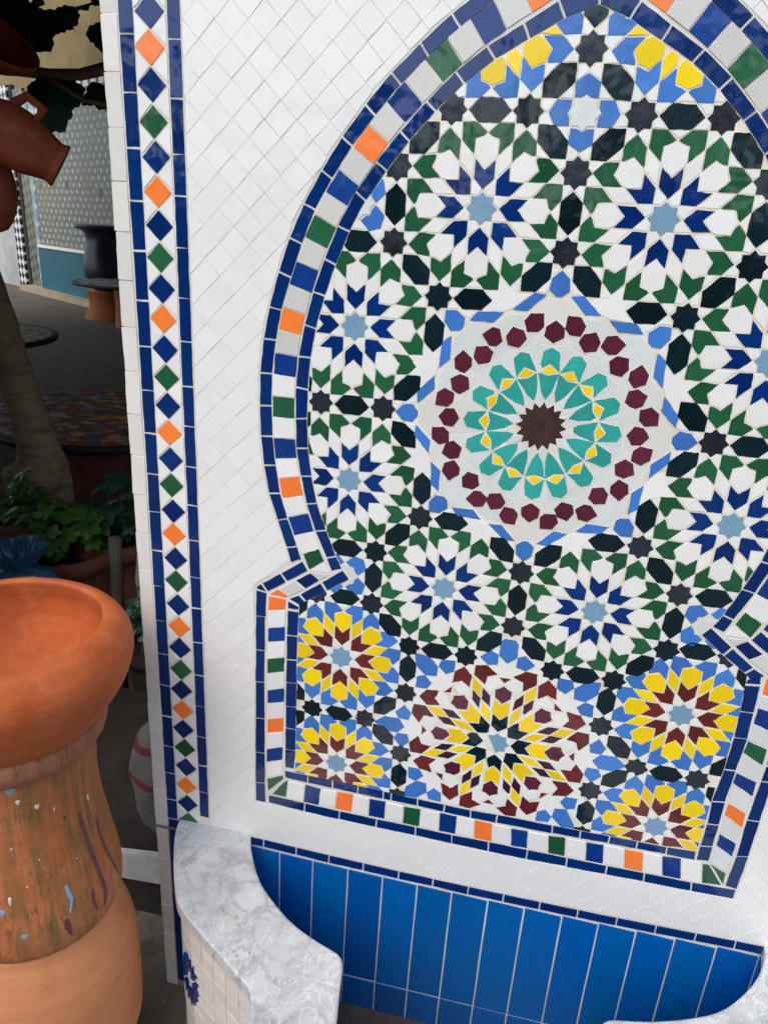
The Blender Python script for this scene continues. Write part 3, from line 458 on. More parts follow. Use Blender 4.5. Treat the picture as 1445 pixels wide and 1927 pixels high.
for F in (lambda P: P, flip):
    J = []
    for i in range(len(mid) + 1):
        if i == 0: p = (mid[0][0] * .0, 1.845); t = (-1, -.3)
        elif i == len(mid): p = (-1.113, -.818); t = (mid[-1][0] - mid[-2][0], mid[-1][1] - mid[-2][1])
        else: p = ((mid[i - 1][0] + mid[i][0]) / 2, (mid[i - 1][1] + mid[i][1]) / 2); t = (mid[i][0] - mid[i - 1][0], mid[i][1] - mid[i - 1][1])
        L = hypot(*t); nx, ny = -t[1] / L, t[0] / L; w = .059
        J.append(((p[0] + nx * w, p[1] + ny * w), (p[0] - nx * w, p[1] - ny * w)))
    for i in range(len(mid)):
        c = 'NWOWNWGW'[(i) % 8]
        if c == 'W' and mid[i][1] > 0.1: c = 'G0'
        btile(c, F([J[i][0], J[i][1], J[i + 1][1], J[i + 1][0]]), mid=True)
    for c, P in (BORDER['sh'] if F is not flip else BORDER['sh'][:12]): btile(c, F([tuple(v) for v in P]), gap=.0025 if c != 'N' else .0034, mid=False)
for k in ('lo', 'li', 'bo', 'bi', 'ri', 'ro'):
    for c, P in BORDER[k]: btile(c, P, gap=.0034)
for k in ('lm', 'bm', 'rm'):
    for c, P in BORDER[k]: btile('P0' if (c == 'W' and k == 'rm') else c, P, mid=True)
btile('N', [(1.16, -2.512), (1.155, -2.58), (1.40, -2.578), (1.399, -2.515)], gap=.0035) if False else None
btile('N', [(1.364, -1.16), (1.428, -1.09), (1.430, -1.42), (1.364, -1.42)]); btile('N', [(1.364, -1.42), (1.430, -1.42), (1.428, -1.68), (1.362, -1.66)])
btile('O', [(1.25, -1.15), (1.35, -1.11), (1.352, -1.27), (1.25, -1.245)], mid=True)

# --- diamond strip and the narrow edge strip
strip = sheet('diamond_border', [(-2.05, -2.93), (-1.75, -2.93), (-1.75, 2.3), (-2.05, 2.3)], M['grout_white'], fountain, 1.5)
yl = [1.561 + .2275 * k for k in (3, 2, 1)] + [1.561, 1.331, 1.104, 0.879, 0.652, 0.42, 0.194, -0.032, -0.261, -0.487, -0.709, -0.941, -1.166, -1.392, -1.616, -1.836, -2.064, -2.288, -2.496, -2.713, -2.872]
yr = [1.543 + .2275 * k for k in (3, 2, 1)] + [1.543, 1.313, 1.085, 0.91, 0.68, 0.447, 0.238, 0.01, -0.199, -0.42, -0.639, -0.848, -1.073, -1.275, -1.5, -1.724, -1.945, -2.168, -2.389, -2.599, -2.798]
def stile(n, P, m, par=strip, gap=.0034): return tile(n, P, M[m], par, h=2.5, gap=gap, chip=.0014, base=1.0, seg=.035)
for Y, x0, x1 in ((yl, -2.048, -1.975), (yr, -1.819, -1.753)):
    for i in range(len(Y) - 1): stile('navy_strip_tile', [(x0, Y[i + 1]), (x1, Y[i + 1] + random.uniform(-.004, .004)), (x1, Y[i] + random.uniform(-.004, .004)), (x0, Y[i])], 'navy')
dy = [1.647 + .1455 * k for k in (4, 3, 2, 1)] + [1.647, 1.508, 1.363, 1.215, 1.069, 0.921, 0.772, 0.627, 0.483, 0.339, 0.189, 0.044, -0.101, -0.248, -0.394, -0.54, -0.689, -0.829, -0.974, -1.118, -1.268, -1.413, -1.556, -1.705, -1.848, -1.992, -2.136, -2.278, -2.426, -2.573, -2.718, -2.862]
for i, y in enumerate(dy):
    c = ('navy', 'orange', 'navy', 'green')[i % 4]; x = -1.902 + random.uniform(-.003, .003)
    P = [(x - .072, y + random.uniform(-.003, .003)), (x + random.uniform(-.003, .003), y - .0715), (x + .072, y + random.uniform(-.003, .003)), (x, y + .0715)]
    if i == len(dy) - 1: P = halfplane(ccw(P), (-3, -2.88), (3, -2.88))
    stile(c + '_diamond_tile', P, c, gap=.0012)
    if i:
        m = (y + dy[i - 1]) / 2
        stile('white_wedge_tile', [(-1.973, y + .006), (-1.973, dy[i - 1] - .006), (-1.907, m)], 'white', gap=.0016); stile('white_wedge_tile', [(-1.821, y + .006), (-1.821, dy[i - 1] - .006), (-1.897, m)], 'white', gap=.0016)
simple_dark = plaster('rusty_mortar', lin(120, 96, 76), lin(150, 130, 106), 60)
edge = sheet('edge_strip', [(-2.128, G + .01), (-2.05, G + .01), (-2.05, 2.3), (-2.128, 2.3)], M['grout_field'], fountain, 1.35)
ey = [2.31, 2.087, 1.862, 1.636, 1.411, 1.186, .958, .735, .509] + [.509 - .2255 * k for k in range(1, 16)] + [-2.945]
ey2 = [-2.965, -3.233, -3.487, -3.654, -3.929, -4.193, -4.43]
for Y in (ey, ey2):
    for i in range(len(Y) - 1): stile('edge_tile', [(-2.137 + random.uniform(-.003, .003), Y[i + 1]), (-2.051, Y[i + 1]), (-2.051, Y[i]), (-2.137 + random.uniform(-.003, .003), Y[i])], 'ivory', edge, gap=.0025)
lowy = [-2.872, -3.10, -3.32, -3.53, -3.74, -3.95, -4.16, -4.38]
for i in range(len(lowy) - 1): stile('navy_strip_tile', [(-2.046, lowy[i + 1]), (-1.96, lowy[i + 1]), (-1.96, lowy[i]), (-2.046, lowy[i])], 'navy', edge)
tile('crack_mortar', [(-2.135, -2.966), (-1.96, -2.960), (-1.96, -2.944), (-2.135, -2.944)], simple_dark, edge, h=2.9, gap=0, base=.3)

# --- white field of small squares set on the diamond
field = sheet('white_field', [(-1.75, -2.95), (2.12, -2.95), (2.12, 2.3), (-1.75, 2.3)], M['grout_field'], fountain, 1.3)
FB = [(-1.748, -2.876), (-0.3, -2.899), (0.2, -2.899), (1.5, -2.876), (2.1, -2.86), (2.1, 2.28), (-1.748, 2.28)]
OUT2 = inset(OUTER, -0.004)
cand = []
h = 0.0754
for i in range(-60, 70):
    for jj in range(-60, 70):
        if (i + jj) % 2: continue
        for lower in (False,):
            cx, cy = -1.673 + i * h, 1.619 + jj * h
            if not (-1.85 < cx < 2.2 and -3 < cy < 2.35): continue
            jt = lambda: random.uniform(-.0025, .0025)
            P = [(cx + h + jt(), cy + jt()), (cx + jt(), cy + h + jt()), (cx - h + jt(), cy + jt()), (cx + jt(), cy - h + jt())]
            for Q in clip(ccw(P), FB):
                for Z in clip(Q, OUT2, False): cand.append((cx, cy, Z))
# nearest first: the largest in view
inview = lambda x, y: -1.80 < x < 1.62 - 0.06 * (y + 1) and y < 1.72
cand.sort(key=lambda q: (not inview(q[0], q[1]), hypot(q[0] + .07, q[1] - .81)))
rest_v, rest_f = [], []
for k, (cx, cy, P) in enumerate(cand):
    m = M['white'] if random.random() < .8 else M['ivory']
    if k < 300: tile('field_tile', P, M['white'], field, h=1.9 + random.uniform(-.12, .12), gap=.0011, chip=.0008, tilt=.22, base=1.1, seg=.06)
    else:
        p = inset(P, .0011)
        if area(p) < 2e-4: continue
        t1, t2 = radians(random.gauss(0, .22)), radians(random.gauss(0, .22)); n = len(p); b = len(rest_v); hh = 1.9 + random.uniform(-.12, .12)
        mx = sum(v[0] for v in p) / n; my = sum(v[1] for v in p) / n
        rest_v += [(x * U, -.0010, (y - G) * U) for x, y in p] + [(x * U, -hh / 1000 + (x - mx) * U * t1 + (y - my) * U * t2, (y - G) * U) for x, y in inset(p, .0008)]
        rest_f += [tuple(range(b + n, b + 2 * n))] + [(b + i, b + (i + 1) % n, b + n + (i + 1) % n, b + n + i) for i in range(n)]
o = mesh_obj('field_tile_remainder', rest_v, rest_f, M['white'], field); o['kind'] = 'stuff'

# --- navy line over the basin and the blue back of the basin
basin = sheet('basin_back', [(-1.96, -4.40), (1.96, -4.40), (1.96, -2.93), (-1.96, -2.93)], M['grout_white'], fountain, 0.6)
bx = [-1.6, -1.383, -1.164, -0.947, -0.723, -0.496, -0.28, -0.061, 0.154, .372, .595, .82, 1.041, 1.262, 1.478, 1.70, 1.92]
byt = lambda x: -2.876 - .026 * max(0, 1 - ((x - .05) / 1.45) ** 2)
for i in range(len(bx) - 1):
    a, b = bx[i], bx[i + 1]; tile('navy_strip_tile', [(a, byt(a) - .003), (b, byt(b) - .003), (b, byt(b) - .066), (a, byt(a) - .066)], M['navy'], basin, h=3.2, gap=.004, chip=.001, base=.6, seg=.06)
vx = [-1.72, -1.495, -1.274, -1.052, -0.82, -0.595, -0.374, -0.158, 0.066, 0.287, 0.512, 0.725, 0.941, 1.159, 1.39, 1.62, 1.85]
for i in range(len(vx) - 1):
    a, b = vx[i], vx[i + 1]; t = byt((a + b) / 2) - .082
    tile('tall_blue_tile', [(a, -3.918), (b, -3.915), (b, t - .004), (a, t + .002)], M['basin_blue'], basin, h=2.4, gap=.0045, chip=.0012, base=.6, seg=.09, tilt=.25)
    tile('low_blue_tile', [(a, -4.38), (b, -4.38), (b, -3.924), (a, -3.924)], M['basin_blue'], basin, h=2.4, gap=.004, chip=.001, base=.6, seg=.09, tilt=.25)

# --- marble coping and the curved basin wall
cw = [(-1.966, 0.0), (-1.934, .132), (-1.845, .327), (-1.758, .486), (-1.69, .585), (-1.621, .646), (-1.542, .700), (-1.385, .799), (-1.211, .906), (-1.100, .975), (-1.060, 1.05), (-1.030, 1.16), (-1.0, 1.35), (-.92, 1.56), (-.76, 1.74), (-.5, 1.88), (-.2, 1.95)]
OUTC = cw + [(.05, 1.96)] + [(-x + .1, z) for x, z in cw[::-1]]
cl = [(-1.470, 0.0), (-1.440, .08), (-1.397, .163), (-1.278, .338), (-1.109, .484), (-.969, .572), (-.828, .630), (-.729, .662), (-.687, .687), (-.664, .735), (-.650, .827), (-.614, 1.038), (-.58, 1.25), (-.46, 1.42), (-.25, 1.53)]
cr = [(.34, 1.53), (.55, 1.42), (.66, 1.25), (.68, 1.04), (.672, .82), (.676, .735), (.70, .690), (.76, .668), (.90, .640), (1.08, .585), (1.276, .497), (1.421, .373), (1.533, .237), (1.60, .11), (1.628, 0.0)]
INC = cl + [(.05, 1.56)] + cr
def smooth_path(P, n=3):
    out = []
    for i in range(len(P) - 1):
        p0, p1, p2, p3 = P[max(0, i - 1)], P[i], P[i + 1], P[min(len(P) - 1, i + 2)]
        for s in range(n):
            t = s / n
            out.append(tuple(0.5 * (2 * p1[k] + (p2[k] - p0[k]) * t + (2 * p0[k] - 5 * p1[k] + 4 * p2[k] - p3[k]) * t * t + (-p0[k] + 3 * p1[k] - 3 * p2[k] + p3[k]) * t ** 3) for k in (0, 1)))
    return out + [P[-1]]
def resample(P, n):
    d = [0]
    for i in range(1, len(P)): d.append(d[-1] + hypot(P[i][0] - P[i - 1][0], P[i][1] - P[i - 1][1]))
    out = []; j = 0
    for k in range(n):
        s = d[-1] * k / (n - 1)
        while j < len(d) - 2 and d[j + 1] < s: j += 1
        t = (s - d[j]) / (d[j + 1] - d[j]); out.append((P[j][0] + t * (P[j + 1][0] - P[j][0]), P[j][1] + t * (P[j + 1][1] - P[j][1])))
    return out, d[-1]
def offset_path(P, d):
    out = []
    for i in range(len(P)):
        a, b = P[max(0, i - 1)], P[min(len(P) - 1, i + 1)]; t = (b[0] - a[0], b[1] - a[1]); L = hypot(*t)
        out.append((P[i][0] + t[1] / L * d, P[i][1] - t[0] / L * d))
    return out
NC = 160
po, Lo = resample(smooth_path(OUTC), NC); pi_, Li = resample(smooth_path(INC), NC)
def ring(name, sections, mat, parent, smooth=True):
    """sections: list of (path, height) going round the cross-section"""
    vs = []; m = len(sections)
    for i in range(NC):
        for P, y in sections: vs.append(V(P[i][0], y, P[i][1]))
    fs = [(i * m + k, i * m + (k + 1) % m, (i + 1) * m + (k + 1) % m, (i + 1) * m + k) for i in range(NC - 1) for k in range(m)]
    fs += [tuple(range(m))[::-1], tuple((NC - 1) * m + k for k in range(m))]
    return mesh_obj(name, vs, fs, mat, parent, smooth=smooth)
def marble():
    t = NT('grey_white_marble'); p = t.pos()
    wn_ = t.n('TexNoise'); wn_.inputs['Scale'].default_value = 9; wn_.inputs['Detail'].default_value = 5; t.l(p, wn_.inputs['Vector'])
    w = t.n('VectorMath', operation='SCALE'); t.l(wn_.outputs['Color'], w.inputs[0]); w.inputs['Scale'].default_value = 0.15
    q = t.n('VectorMath', operation='ADD'); t.l(p, q.inputs[0]); t.l(w.outputs[0], q.inputs[1])
    v = t.n('TexVoronoi', feature='DISTANCE_TO_EDGE'); v.inputs['Scale'].default_value = 17; t.l(q.outputs[0], v.inputs['Vector'])
    v2 = t.n('TexVoronoi', feature='F1'); v2.inputs['Scale'].default_value = 17; t.l(q.outputs[0], v2.inputs['Vector'])
    v3 = t.n('TexVoronoi', feature='DISTANCE_TO_EDGE'); v3.inputs['Scale'].default_value = 42; t.l(q.outputs[0], v3.inputs['Vector'])
    cl_ = t.noise(p, 7, 6, 0.65, 1.0); fi = t.noise(p, 60, 4, 0.6)
    base = t.ramp(cl_, [(0.32, lin(164, 168, 168)), (0.45, lin(188, 192, 193)), (0.56, lin(206, 209, 211)), (0.7, lin(176, 180, 184))])
    cell = t.n('SeparateColor'); t.l(v2.outputs['Color'], cell.inputs[0])
    base = t.mix(t.maprange(cell.outputs[0], 0, 1, 0, .34), base, lin(218, 220, 221))
    ed = t.ramp(v.outputs['Distance'], [(0.0, (1, 1, 1)), (0.05, (.55, .55, .55)), (0.16, (0, 0, 0))])
    msk = t.ramp(t.noise(p, 5, 3, 0.6), [(0.38, (0.05, .05, .05)), (0.62, (1, 1, 1))])
    base = t.mix(t.math('MULTIPLY', t.math('MULTIPLY', ed, msk), .7), base, lin(138, 143, 142))
    vn = t.noise(t.scaled(p, (1.3, .8, 1)), 15, 5, .6, 1.4); lv = t.ramp(t.math('ABSOLUTE', t.math('SUBTRACT', vn, .5)), [(0.0, (1, 1, 1)), (0.014, (.5, .5, .5)), (.035, (0, 0, 0))])
    msk2 = t.ramp(t.noise(p, 8, 3, 0.6), [(0.40, (0, 0, 0)), (0.6, (1, 1, 1))])
    base = t.mix(t.math('MULTIPLY', t.math('MULTIPLY', lv, msk2), .75), base, lin(238, 238, 237))
    base = t.mix(t.maprange(fi, .3, .7, 0, .22), base, lin(172, 176, 176))
    # a thin dark fissure system and a rust bloom
    fs_ = t.noise(t.scaled(p, (1, 1.6, 1)), 11, 5, .55, .6); lines = t.ramp(t.math('ABSOLUTE', t.math('SUBTRACT', fs_, .5)), [(0.0, (1, 1, 1)), (0.006, (0, 0, 0))])
    base = t.mix(t.math('MULTIPLY', lines, .55), base, lin(110, 114, 112))
    rust = t.ramp(t.noise(p, 22, 4, .6), [(0.66, (0, 0, 0)), (0.78, (.45, .45, .45))])
    base = t.mix(rust, base, lin(190, 178, 148))
    t.base(base); t.rough(t.maprange(cl_, .3, .7, .22, .38)); t.normal(t.bump(fi, .12, .001)); return t.m
M['marble'] = marble()
YT = -2.86; e = .012
ring('marble_coping', [(offset_path(po, e), YT), (offset_path(po, .002), YT - .006), (po, YT - .016), (po, YT - .086), (offset_path(po, .01), YT - .098), (offset_path(pi_, -.01), YT - .098), (pi_, YT - .086), (pi_, YT - .016), (offset_path(pi_, -.002), YT - .006), (offset_path(pi_, -e), YT)], M['marble'], fountain, smooth=False)
wall_o, wall_i = offset_path(po, .045), offset_path(pi_, -.03)
bw = ring('basin_wall', [(wall_o, YT - .09), (wall_o, G), (wall_i, G), (wall_i, YT - .09)], M['grout_field'], fountain)
# inner lining of the basin
ring('basin_lining', [(wall_i, YT - .095), (wall_i, G + .2), (offset_path(wall_i, .008), G + .2), (offset_path(wall_i, .008), YT - .095)], M['basin_blue'], fountain)
fl = [V(x, -4.185, z) for x, z in wall_i]
mesh_obj('basin_floor', fl, [tuple(range(len(fl)))], plaster('wet_cement', lin(96, 86, 78), lin(66, 58, 52), 25, .6), fountain)
# white squares and the navy motif on the outer face
face, LF = resample(offset_path(po, .037), 1201); step = LF / 1200
def on_face(s, y, out=0.0):
    f = max(0, min(1199.999, s / step)); i = int(f); t = f - i; a, b = face[i], face[i + 1]
    tx, tz = b[0] - a[0], b[1] - a[1]; L = hypot(tx, tz)
    return V(a[0] + t * tx - tz / L * out, y, a[1] + t * tz + tx / L * out)
def face_tile(name, P, mat, outm=.010):
    P = inset(ccw(P), .0016); c = (sum(p[0] for p in P) / len(P), sum(p[1] for p in P) / len(P)); o = on_face(*c); n = len(P)
    j = random.uniform(-.0012, .0012)
    vs = [Vector(on_face(s, y, -.012)) - Vector(o) for s, y in P] + [Vector(on_face(s, y, outm + j)) - Vector(o) for s, y in inset(P, .001)]
    fs = [tuple(range(n, 2 * n))] + [(i, (i + 1) % n, n + (i + 1) % n, n + i) for i in range(n)]
    return mesh_obj(name, vs, fs, M[mat], bw, o)
M['basin_white'] = glaze('basin_white_glaze', lin(226, 224, 216), 0.14, 0.05, 0.04, 0.25)
tw, th = .118, .112
for r in range(13):
    y1 = YT - .105 - r * th; y0 = y1 - th
    for k in range(15):
        s0 = .02 + k * tw + (r % 2) * .0
        face_tile('small_white_tile', [(s0, y0 + random.uniform(-.003, .003)), (s0 + tw, y0 + random.uniform(-.003, .003)), (s0 + tw, y1), (s0, y1)], 'basin_white')
cs, cyy = .70, YT - .105 - 4.2 * th
for a in range(8):
    A = radians(45 * a); P = [(.035, 0), (.075, -.03), (.125, -.03), (.095, 0), (.125, .03), (.075, .03)]
    face_tile('navy_chevron_tile', [(cs + (x * cos(A) - y * sin(A)) * .85, cyy + (x * sin(A) + y * cos(A)) * 1.55) for x, y in P], 'navy', outm=.021)
# ------------------------------------------------------------------ terracotta stack beside the fountain
def lathe(name, prof, mat, parent=None, seg=72, loc=(0, 0, 0), smooth=True, cap=True, wob=0.0):
    vs, fs = [], []; n = len(prof)
    for i in range(seg):
        a = 2 * pi * i / seg
        for r, z in prof:
            rr = r * (1 + wob * (sin(3 * a + 40 * z) * .5 + sin(7 * a - 90 * z + 1) * .35 + sin(17 * a + 130 * z) * .3 + random.uniform(-.25, .25)))
            vs.append((rr * cos(a), rr * sin(a), z))
    for i in range(seg):
        j = (i + 1) % seg
        for k in range(n - 1): fs.append((i * n + k, j * n + k, j * n + k + 1, i * n + k + 1))
    if cap and prof[-1][0] > 1e-4: fs.append(tuple(i * n + n - 1 for i in range(seg)))
    if cap and prof[0][0] > 1e-4: fs.append(tuple(i * n for i in range(seg))[::-1])
    return mesh_obj(name, vs, fs, mat, parent, loc, smooth=smooth)
def fine(prof, k=5):
    return [p for p in smooth_path(prof, k)]
def terracotta(name, c1, c2, c3, stain=0.0, streak=0.0, rough=0.75, bump=.25, dark=None, ringy=1.0):
    t = NT(name); p = t.obj(); f = t.noise(p, 14, 5, .6); g = t.noise(p, 160, 4, .7); s = t.noise(p, 900, 2, .6)
    c = t.ramp(f, [(.3, c1), (.5, c2), (.72, c3)])
    band = t.noise(t.scaled(p, (3, 3, 90)), 1.6, 4, .6)
    c = t.mix(t.math('MULTIPLY', t.ramp(band, [(.42, (0, 0, 0)), (.62, (.28, .28, .28))]), ringy), c, tuple(x * .8 for x in c1))
    if streak:
        v = t.noise(t.scaled(p, (40, 40, 3.2)), 1.5, 6, .7, .4); w = t.noise(p, 7, 4, .6)
        m = t.math('MULTIPLY', t.ramp(v, [(.42, (0, 0, 0)), (.60, (1, 1, 1))]), t.ramp(w, [(.33, (0, 0, 0)), (.50, (1, 1, 1))]))
        c = t.mix(t.math('MULTIPLY', m, streak), c, dark or lin(112, 88, 48))
        v2 = t.noise(t.scaled(p, (90, 90, 6)), 1.7, 5, .7, .3)
        m2 = t.math('MULTIPLY', t.ramp(v2, [(.55, (0, 0, 0)), (.62, (1, 1, 1))]), t.ramp(w, [(.36, (0, 0, 0)), (.6, (1, 1, 1))]))
        c = t.mix(t.math('MULTIPLY', m2, .7), c, lin(88, 64, 38))
    c = t.mix(t.ramp(g, [(.60, (0, 0, 0)), (.72, (.35, .35, .35))]), c, tuple(min(1, x * 1.6) for x in c3))
    po_ = t.noise(p, 420, 3, .65)
    c = t.mix(t.ramp(po_, [(.27, (.8, .8, .8)), (.36, (0, 0, 0))]), c, tuple(x * .55 for x in c1))
    du = t.noise(p, 26, 6, .72); c = t.mix(t.ramp(du, [(.52, (0, 0, 0)), (.78, (.22, .22, .22))]), c, lin(222, 168, 128))
    c = t.mix(t.ramp(s, [(.72, (0, 0, 0)), (.82, (.55, .55, .55))]), c, lin(240, 205, 170))
    t.base(c); t.rough(rough); t.normal(t.bump(g, bump, .0012, t.bump(t.noise(t.scaled(p, (2, 2, 330)), 1.2, 3, .6), .16, .0012))); return t.m
M['terra'] = terracotta('orange_terracotta', lin(168, 78, 32), lin(186, 92, 40), lin(196, 106, 52), rough=.78, bump=.35)
M['terra_old'] = terracotta('stained_terracotta', lin(174, 94, 50), lin(188, 110, 64), lin(188, 124, 84), streak=1.0, rough=.9, bump=1.2, dark=lin(132, 96, 50))
M['terra_rim'] = terracotta('worn_rim_terracotta', lin(150, 92, 68), lin(170, 108, 80), lin(178, 122, 96), streak=.4, rough=.9, bump=.9)
M['terra_pale'] = terracotta('pale_terracotta', lin(192, 118, 72), lin(208, 140, 94), lin(202, 128, 82), rough=.85, bump=.5, ringy=.9)
K = .78; CY = .81337
AX = V(-2.433, G, .780)
hz = lambda y: (CY + K * (y - CY) - G) * U       # heights were measured on the stack's axis
pr = lambda P: [(r * K * U, hz(y)) for r, y in P]
bowl = lathe('terracotta_bowl', fine(pr([(.02, -2.26), (.28, -2.23), (.47, -2.10), (.590, -1.92), (.622, -1.78), (.606, -1.67), (.598, -1.615), (.606, -1.598), (.628, -1.592), (.672, -1.605), (.722, -1.645), (.762, -1.712), (.779, -1.79), (.768, -1.88), (.724, -2.0), (.645, -2.13), (.565, -2.235), (.47, -2.31), (.32, -2.36), (.05, -2.37)]), 4), M['terra'], seg=128, loc=(AX[0], AX[1], 0), wob=.0015)
tag(bowl, 'clean orange terracotta bowl with thick rolled rim, topmost of the stack', 'bowl')
ped = empty('terracotta_pedestal', (AX[0], AX[1], hz(-3.80)))
ld = lambda P: [(r, z - hz(-3.80)) for r, z in pr(P)]
PP = [(.487, -2.46), (.484, -2.56), (.481, -2.67), (.477, -2.76), (.484, -2.90), (.498, -3.045), (.515, -3.17), (.535, -3.30), (.556, -3.43), (.574, -3.55), (.581, -3.63), (.580, -3.70), (.570, -3.78), (.555, -3.82)]
pbody = lathe('body', fine(ld([(.46, -2.40)] + PP), 4), M['terra_old'], ped, seg=128, wob=.0012)
lathe('rim', fine(ld([(.42, -2.36), (.495, -2.275), (.540, -2.245), (.568, -2.262), (.574, -2.315), (.560, -2.375), (.535, -2.42), (.500, -2.45), (.470, -2.47)]), 3), M['terra_rim'], ped, seg=128, wob=.010)
tag(ped, 'weathered terracotta pedestal with purple paint drips, between the bowl and the pale pot', 'pot')
# paint drips laid on the curve of the pedestal
fp = fine(ld(PP), 6)
def rad_at(z):
    for (r1, z1), (r2, z2) in zip(fp, fp[1:]):
        if z2 <= z <= z1: return r1 + (r2 - r1) * (z1 - z) / max(1e-9, z1 - z2)
    return fp[0][0] if z > fp[0][1] else fp[-1][0]
def paint(name, c):
    t = NT(name); f = t.noise(t.obj(), 300, 3, .6); t.base(t.mix(f, tuple(x * .75 for x in c), tuple(min(1, x * 1.2) for x in c))); t.rough(.5); return t.m
M['purple'] = paint('purple_paint', lin(96, 52, 66)); M['sky_paint'] = paint('light_blue_paint', lin(124, 172, 208)); M['white_paint'] = paint('white_paint', lin(222, 218, 210)); M['grey_paint'] = paint('blue_grey_paint', lin(140, 158, 166))
def drip(pts, w, mat, par, head=1.0):
    P = []
    for i in range(len(pts) - 1):
        for s in range(4): P.append(tuple(pts[i][k] + (pts[i + 1][k] - pts[i][k]) * s / 4 for k in (0, 1)))
    P.append(pts[-1]); vs, fs = [], []; n = len(P)
    for i, (a, y) in enumerate(P):
        t = i / max(1, n - 1); ww = w * (.55 + .45 * sin(pi * min(1, t * 1.15 + .1))) * random.uniform(.8, 1.2) * (1 + (head - 1) * max(0, 1 - abs(t - .83) * 5)); ww *= .35 if i in (0, n - 1) else 1
        z = (y - G) * U - hz(-3.80); r = rad_at(z)
        for s, up in ((-1, .0001), (-.5, .0009), (.5, .0009), (1, .0001)):
            b = -radians(a) + s * ww * U / r; vs.append(((r + up + .0006) * cos(b), (r + up + .0006) * sin(b), z))
    for i in range(n - 1):
        for k in range(3): fs.append((i * 4 + k, (i + 1) * 4 + k, (i + 1) * 4 + k + 1, i * 4 + k + 1))
    return mesh_obj('paint_drip', vs, fs, M[mat], par, smooth=True)
drip([(11.0, -2.06), (9.6, -2.168), (7.9, -2.299), (6.4, -2.423), (5.0, -2.532), (4.0, -2.62), (7.0, -2.70)], .012, 'purple', ped, 2.4)
drip([(-5.4, -2.193), (-5.4, -2.31), (-7.3, -2.435), (-11.1, -2.552), (-13.6, -2.646)], .010, 'purple', ped, 1.4)
drip([(14.7, -2.531), (15.3, -2.6), (13.6, -2.684)], .010, 'purple', ped); drip([(35.4, -2.591), (34.8, -2.657), (33.4, -2.715)], .015, 'purple', ped)
drip([(24, -2.02), (23, -2.05)], .006, 'purple', ped)
drip([(31.6, -2.404), (30.6, -2.465), (29.6, -2.506), (32.2, -2.573)], .011, 'sky_paint', ped)
for a, y, w, l, m in ((57.5, -1.757, .024, .045, 'grey_paint'), (53.5, -1.829, .010, .03, 'white_paint'), (41.7, -1.888, .013, .028, 'white_paint'), (71.8, -2.454, .013, .035, 'sky_paint'), (60, -2.608, .02, .03, 'grey_paint'), (66.8, -2.392, .008, .05, 'white_paint'), (-.5, -2.03, .006, .04, 'white_paint'), (45, -2.2, .004, .01, 'white_paint'), (62, -2.1, .005, .012, 'white_paint'), (30, -1.95, .004, .03, 'white_paint'), (20, -2.3, .004, .01, 'white_paint'), (55, -2.33, .004, .012, 'white_paint')):
    drip([(a, y + l / 2), (a + .3, y), (a, y - l / 2)], w, m, ped)
low = empty('terracotta_pot', (AX[0], AX[1], 0))
lathe('body', fine([(r, max(0, z)) for r, z in pr([(.50, -3.83), (.535, -3.86), (.548, -3.92), (.585, -4.05), (.625, -4.20), (.648, -4.36), (.655, -4.50), (.652, -4.75), (.650, -4.95), (.640, -5.10), (.600, -5.25)])] + [(.118, .03), (.112, 0)], 4), M['terra_pale'], low, seg=128)
tag(low, 'pale swirled terracotta pot at the bottom of the stack, under the pedestal', 'pot')
# a second pot standing behind the stack's foot, half seen beside the fountain
# ------------------------------------------------------------------ the shaded yard behind the wall
def simple(name, c1, c2, sc=12, rough=.85, bump=.3):
    t = NT(name); p = t.pos(); f = t.noise(p, sc, 5, .65); g = t.noise(p, sc * 8, 3, .6)
    t.base(t.mix(t.maprange(f, .3, .7, 0, 1), c1, c2)); t.rough(rough); t.normal(t.bump(g, bump, .003)); return t.m
def bark():
    t = NT('ringed_grey_bark'); p = t.pos(); f = t.noise(p, 20, 6, .7); r = t.noise(t.scaled(p, (2, 2, 16)), 3.0, 4, .6, .8)
    c = t.mix(t.maprange(f, .3, .7, 0, 1), lin(128, 110, 86), lin(172, 152, 122)); c = t.mix(t.ramp(r, [(.36, (.55, .55, .55)), (.48, (0, 0, 0))]), c, lin(84, 76, 64))
    t.base(c); t.rough(.9); t.normal(t.bump(r, .9, .008, t.bump(f, .6, .004))); return t.m
M['bark'] = bark()
M['soil'] = simple('shade_dark_soil', lin(24, 20, 18), lin(46, 40, 34), 20, .95, .8)  # soil tone darkened to stand in for deep shade on the ground
M['teal_wall'] = None
def leafmat(name, c1, c2):
    t = NT(name); f = t.noise(t.pos(), 40, 3, .6); t.base(t.mix(f, c1, c2)); t.rough(.5)
    t.b.inputs['Subsurface Weight'].default_value = 0.0; return t.m
M['leaf'] = leafmat('green_leaf', lin(48, 92, 34), lin(78, 122, 44)); M['leaf_dark'] = leafmat('dark_leaf', lin(22, 60, 46), lin(40, 84, 60)); M['vine'] = leafmat('vine_leaf', lin(30, 66, 50), lin(48, 86, 62))
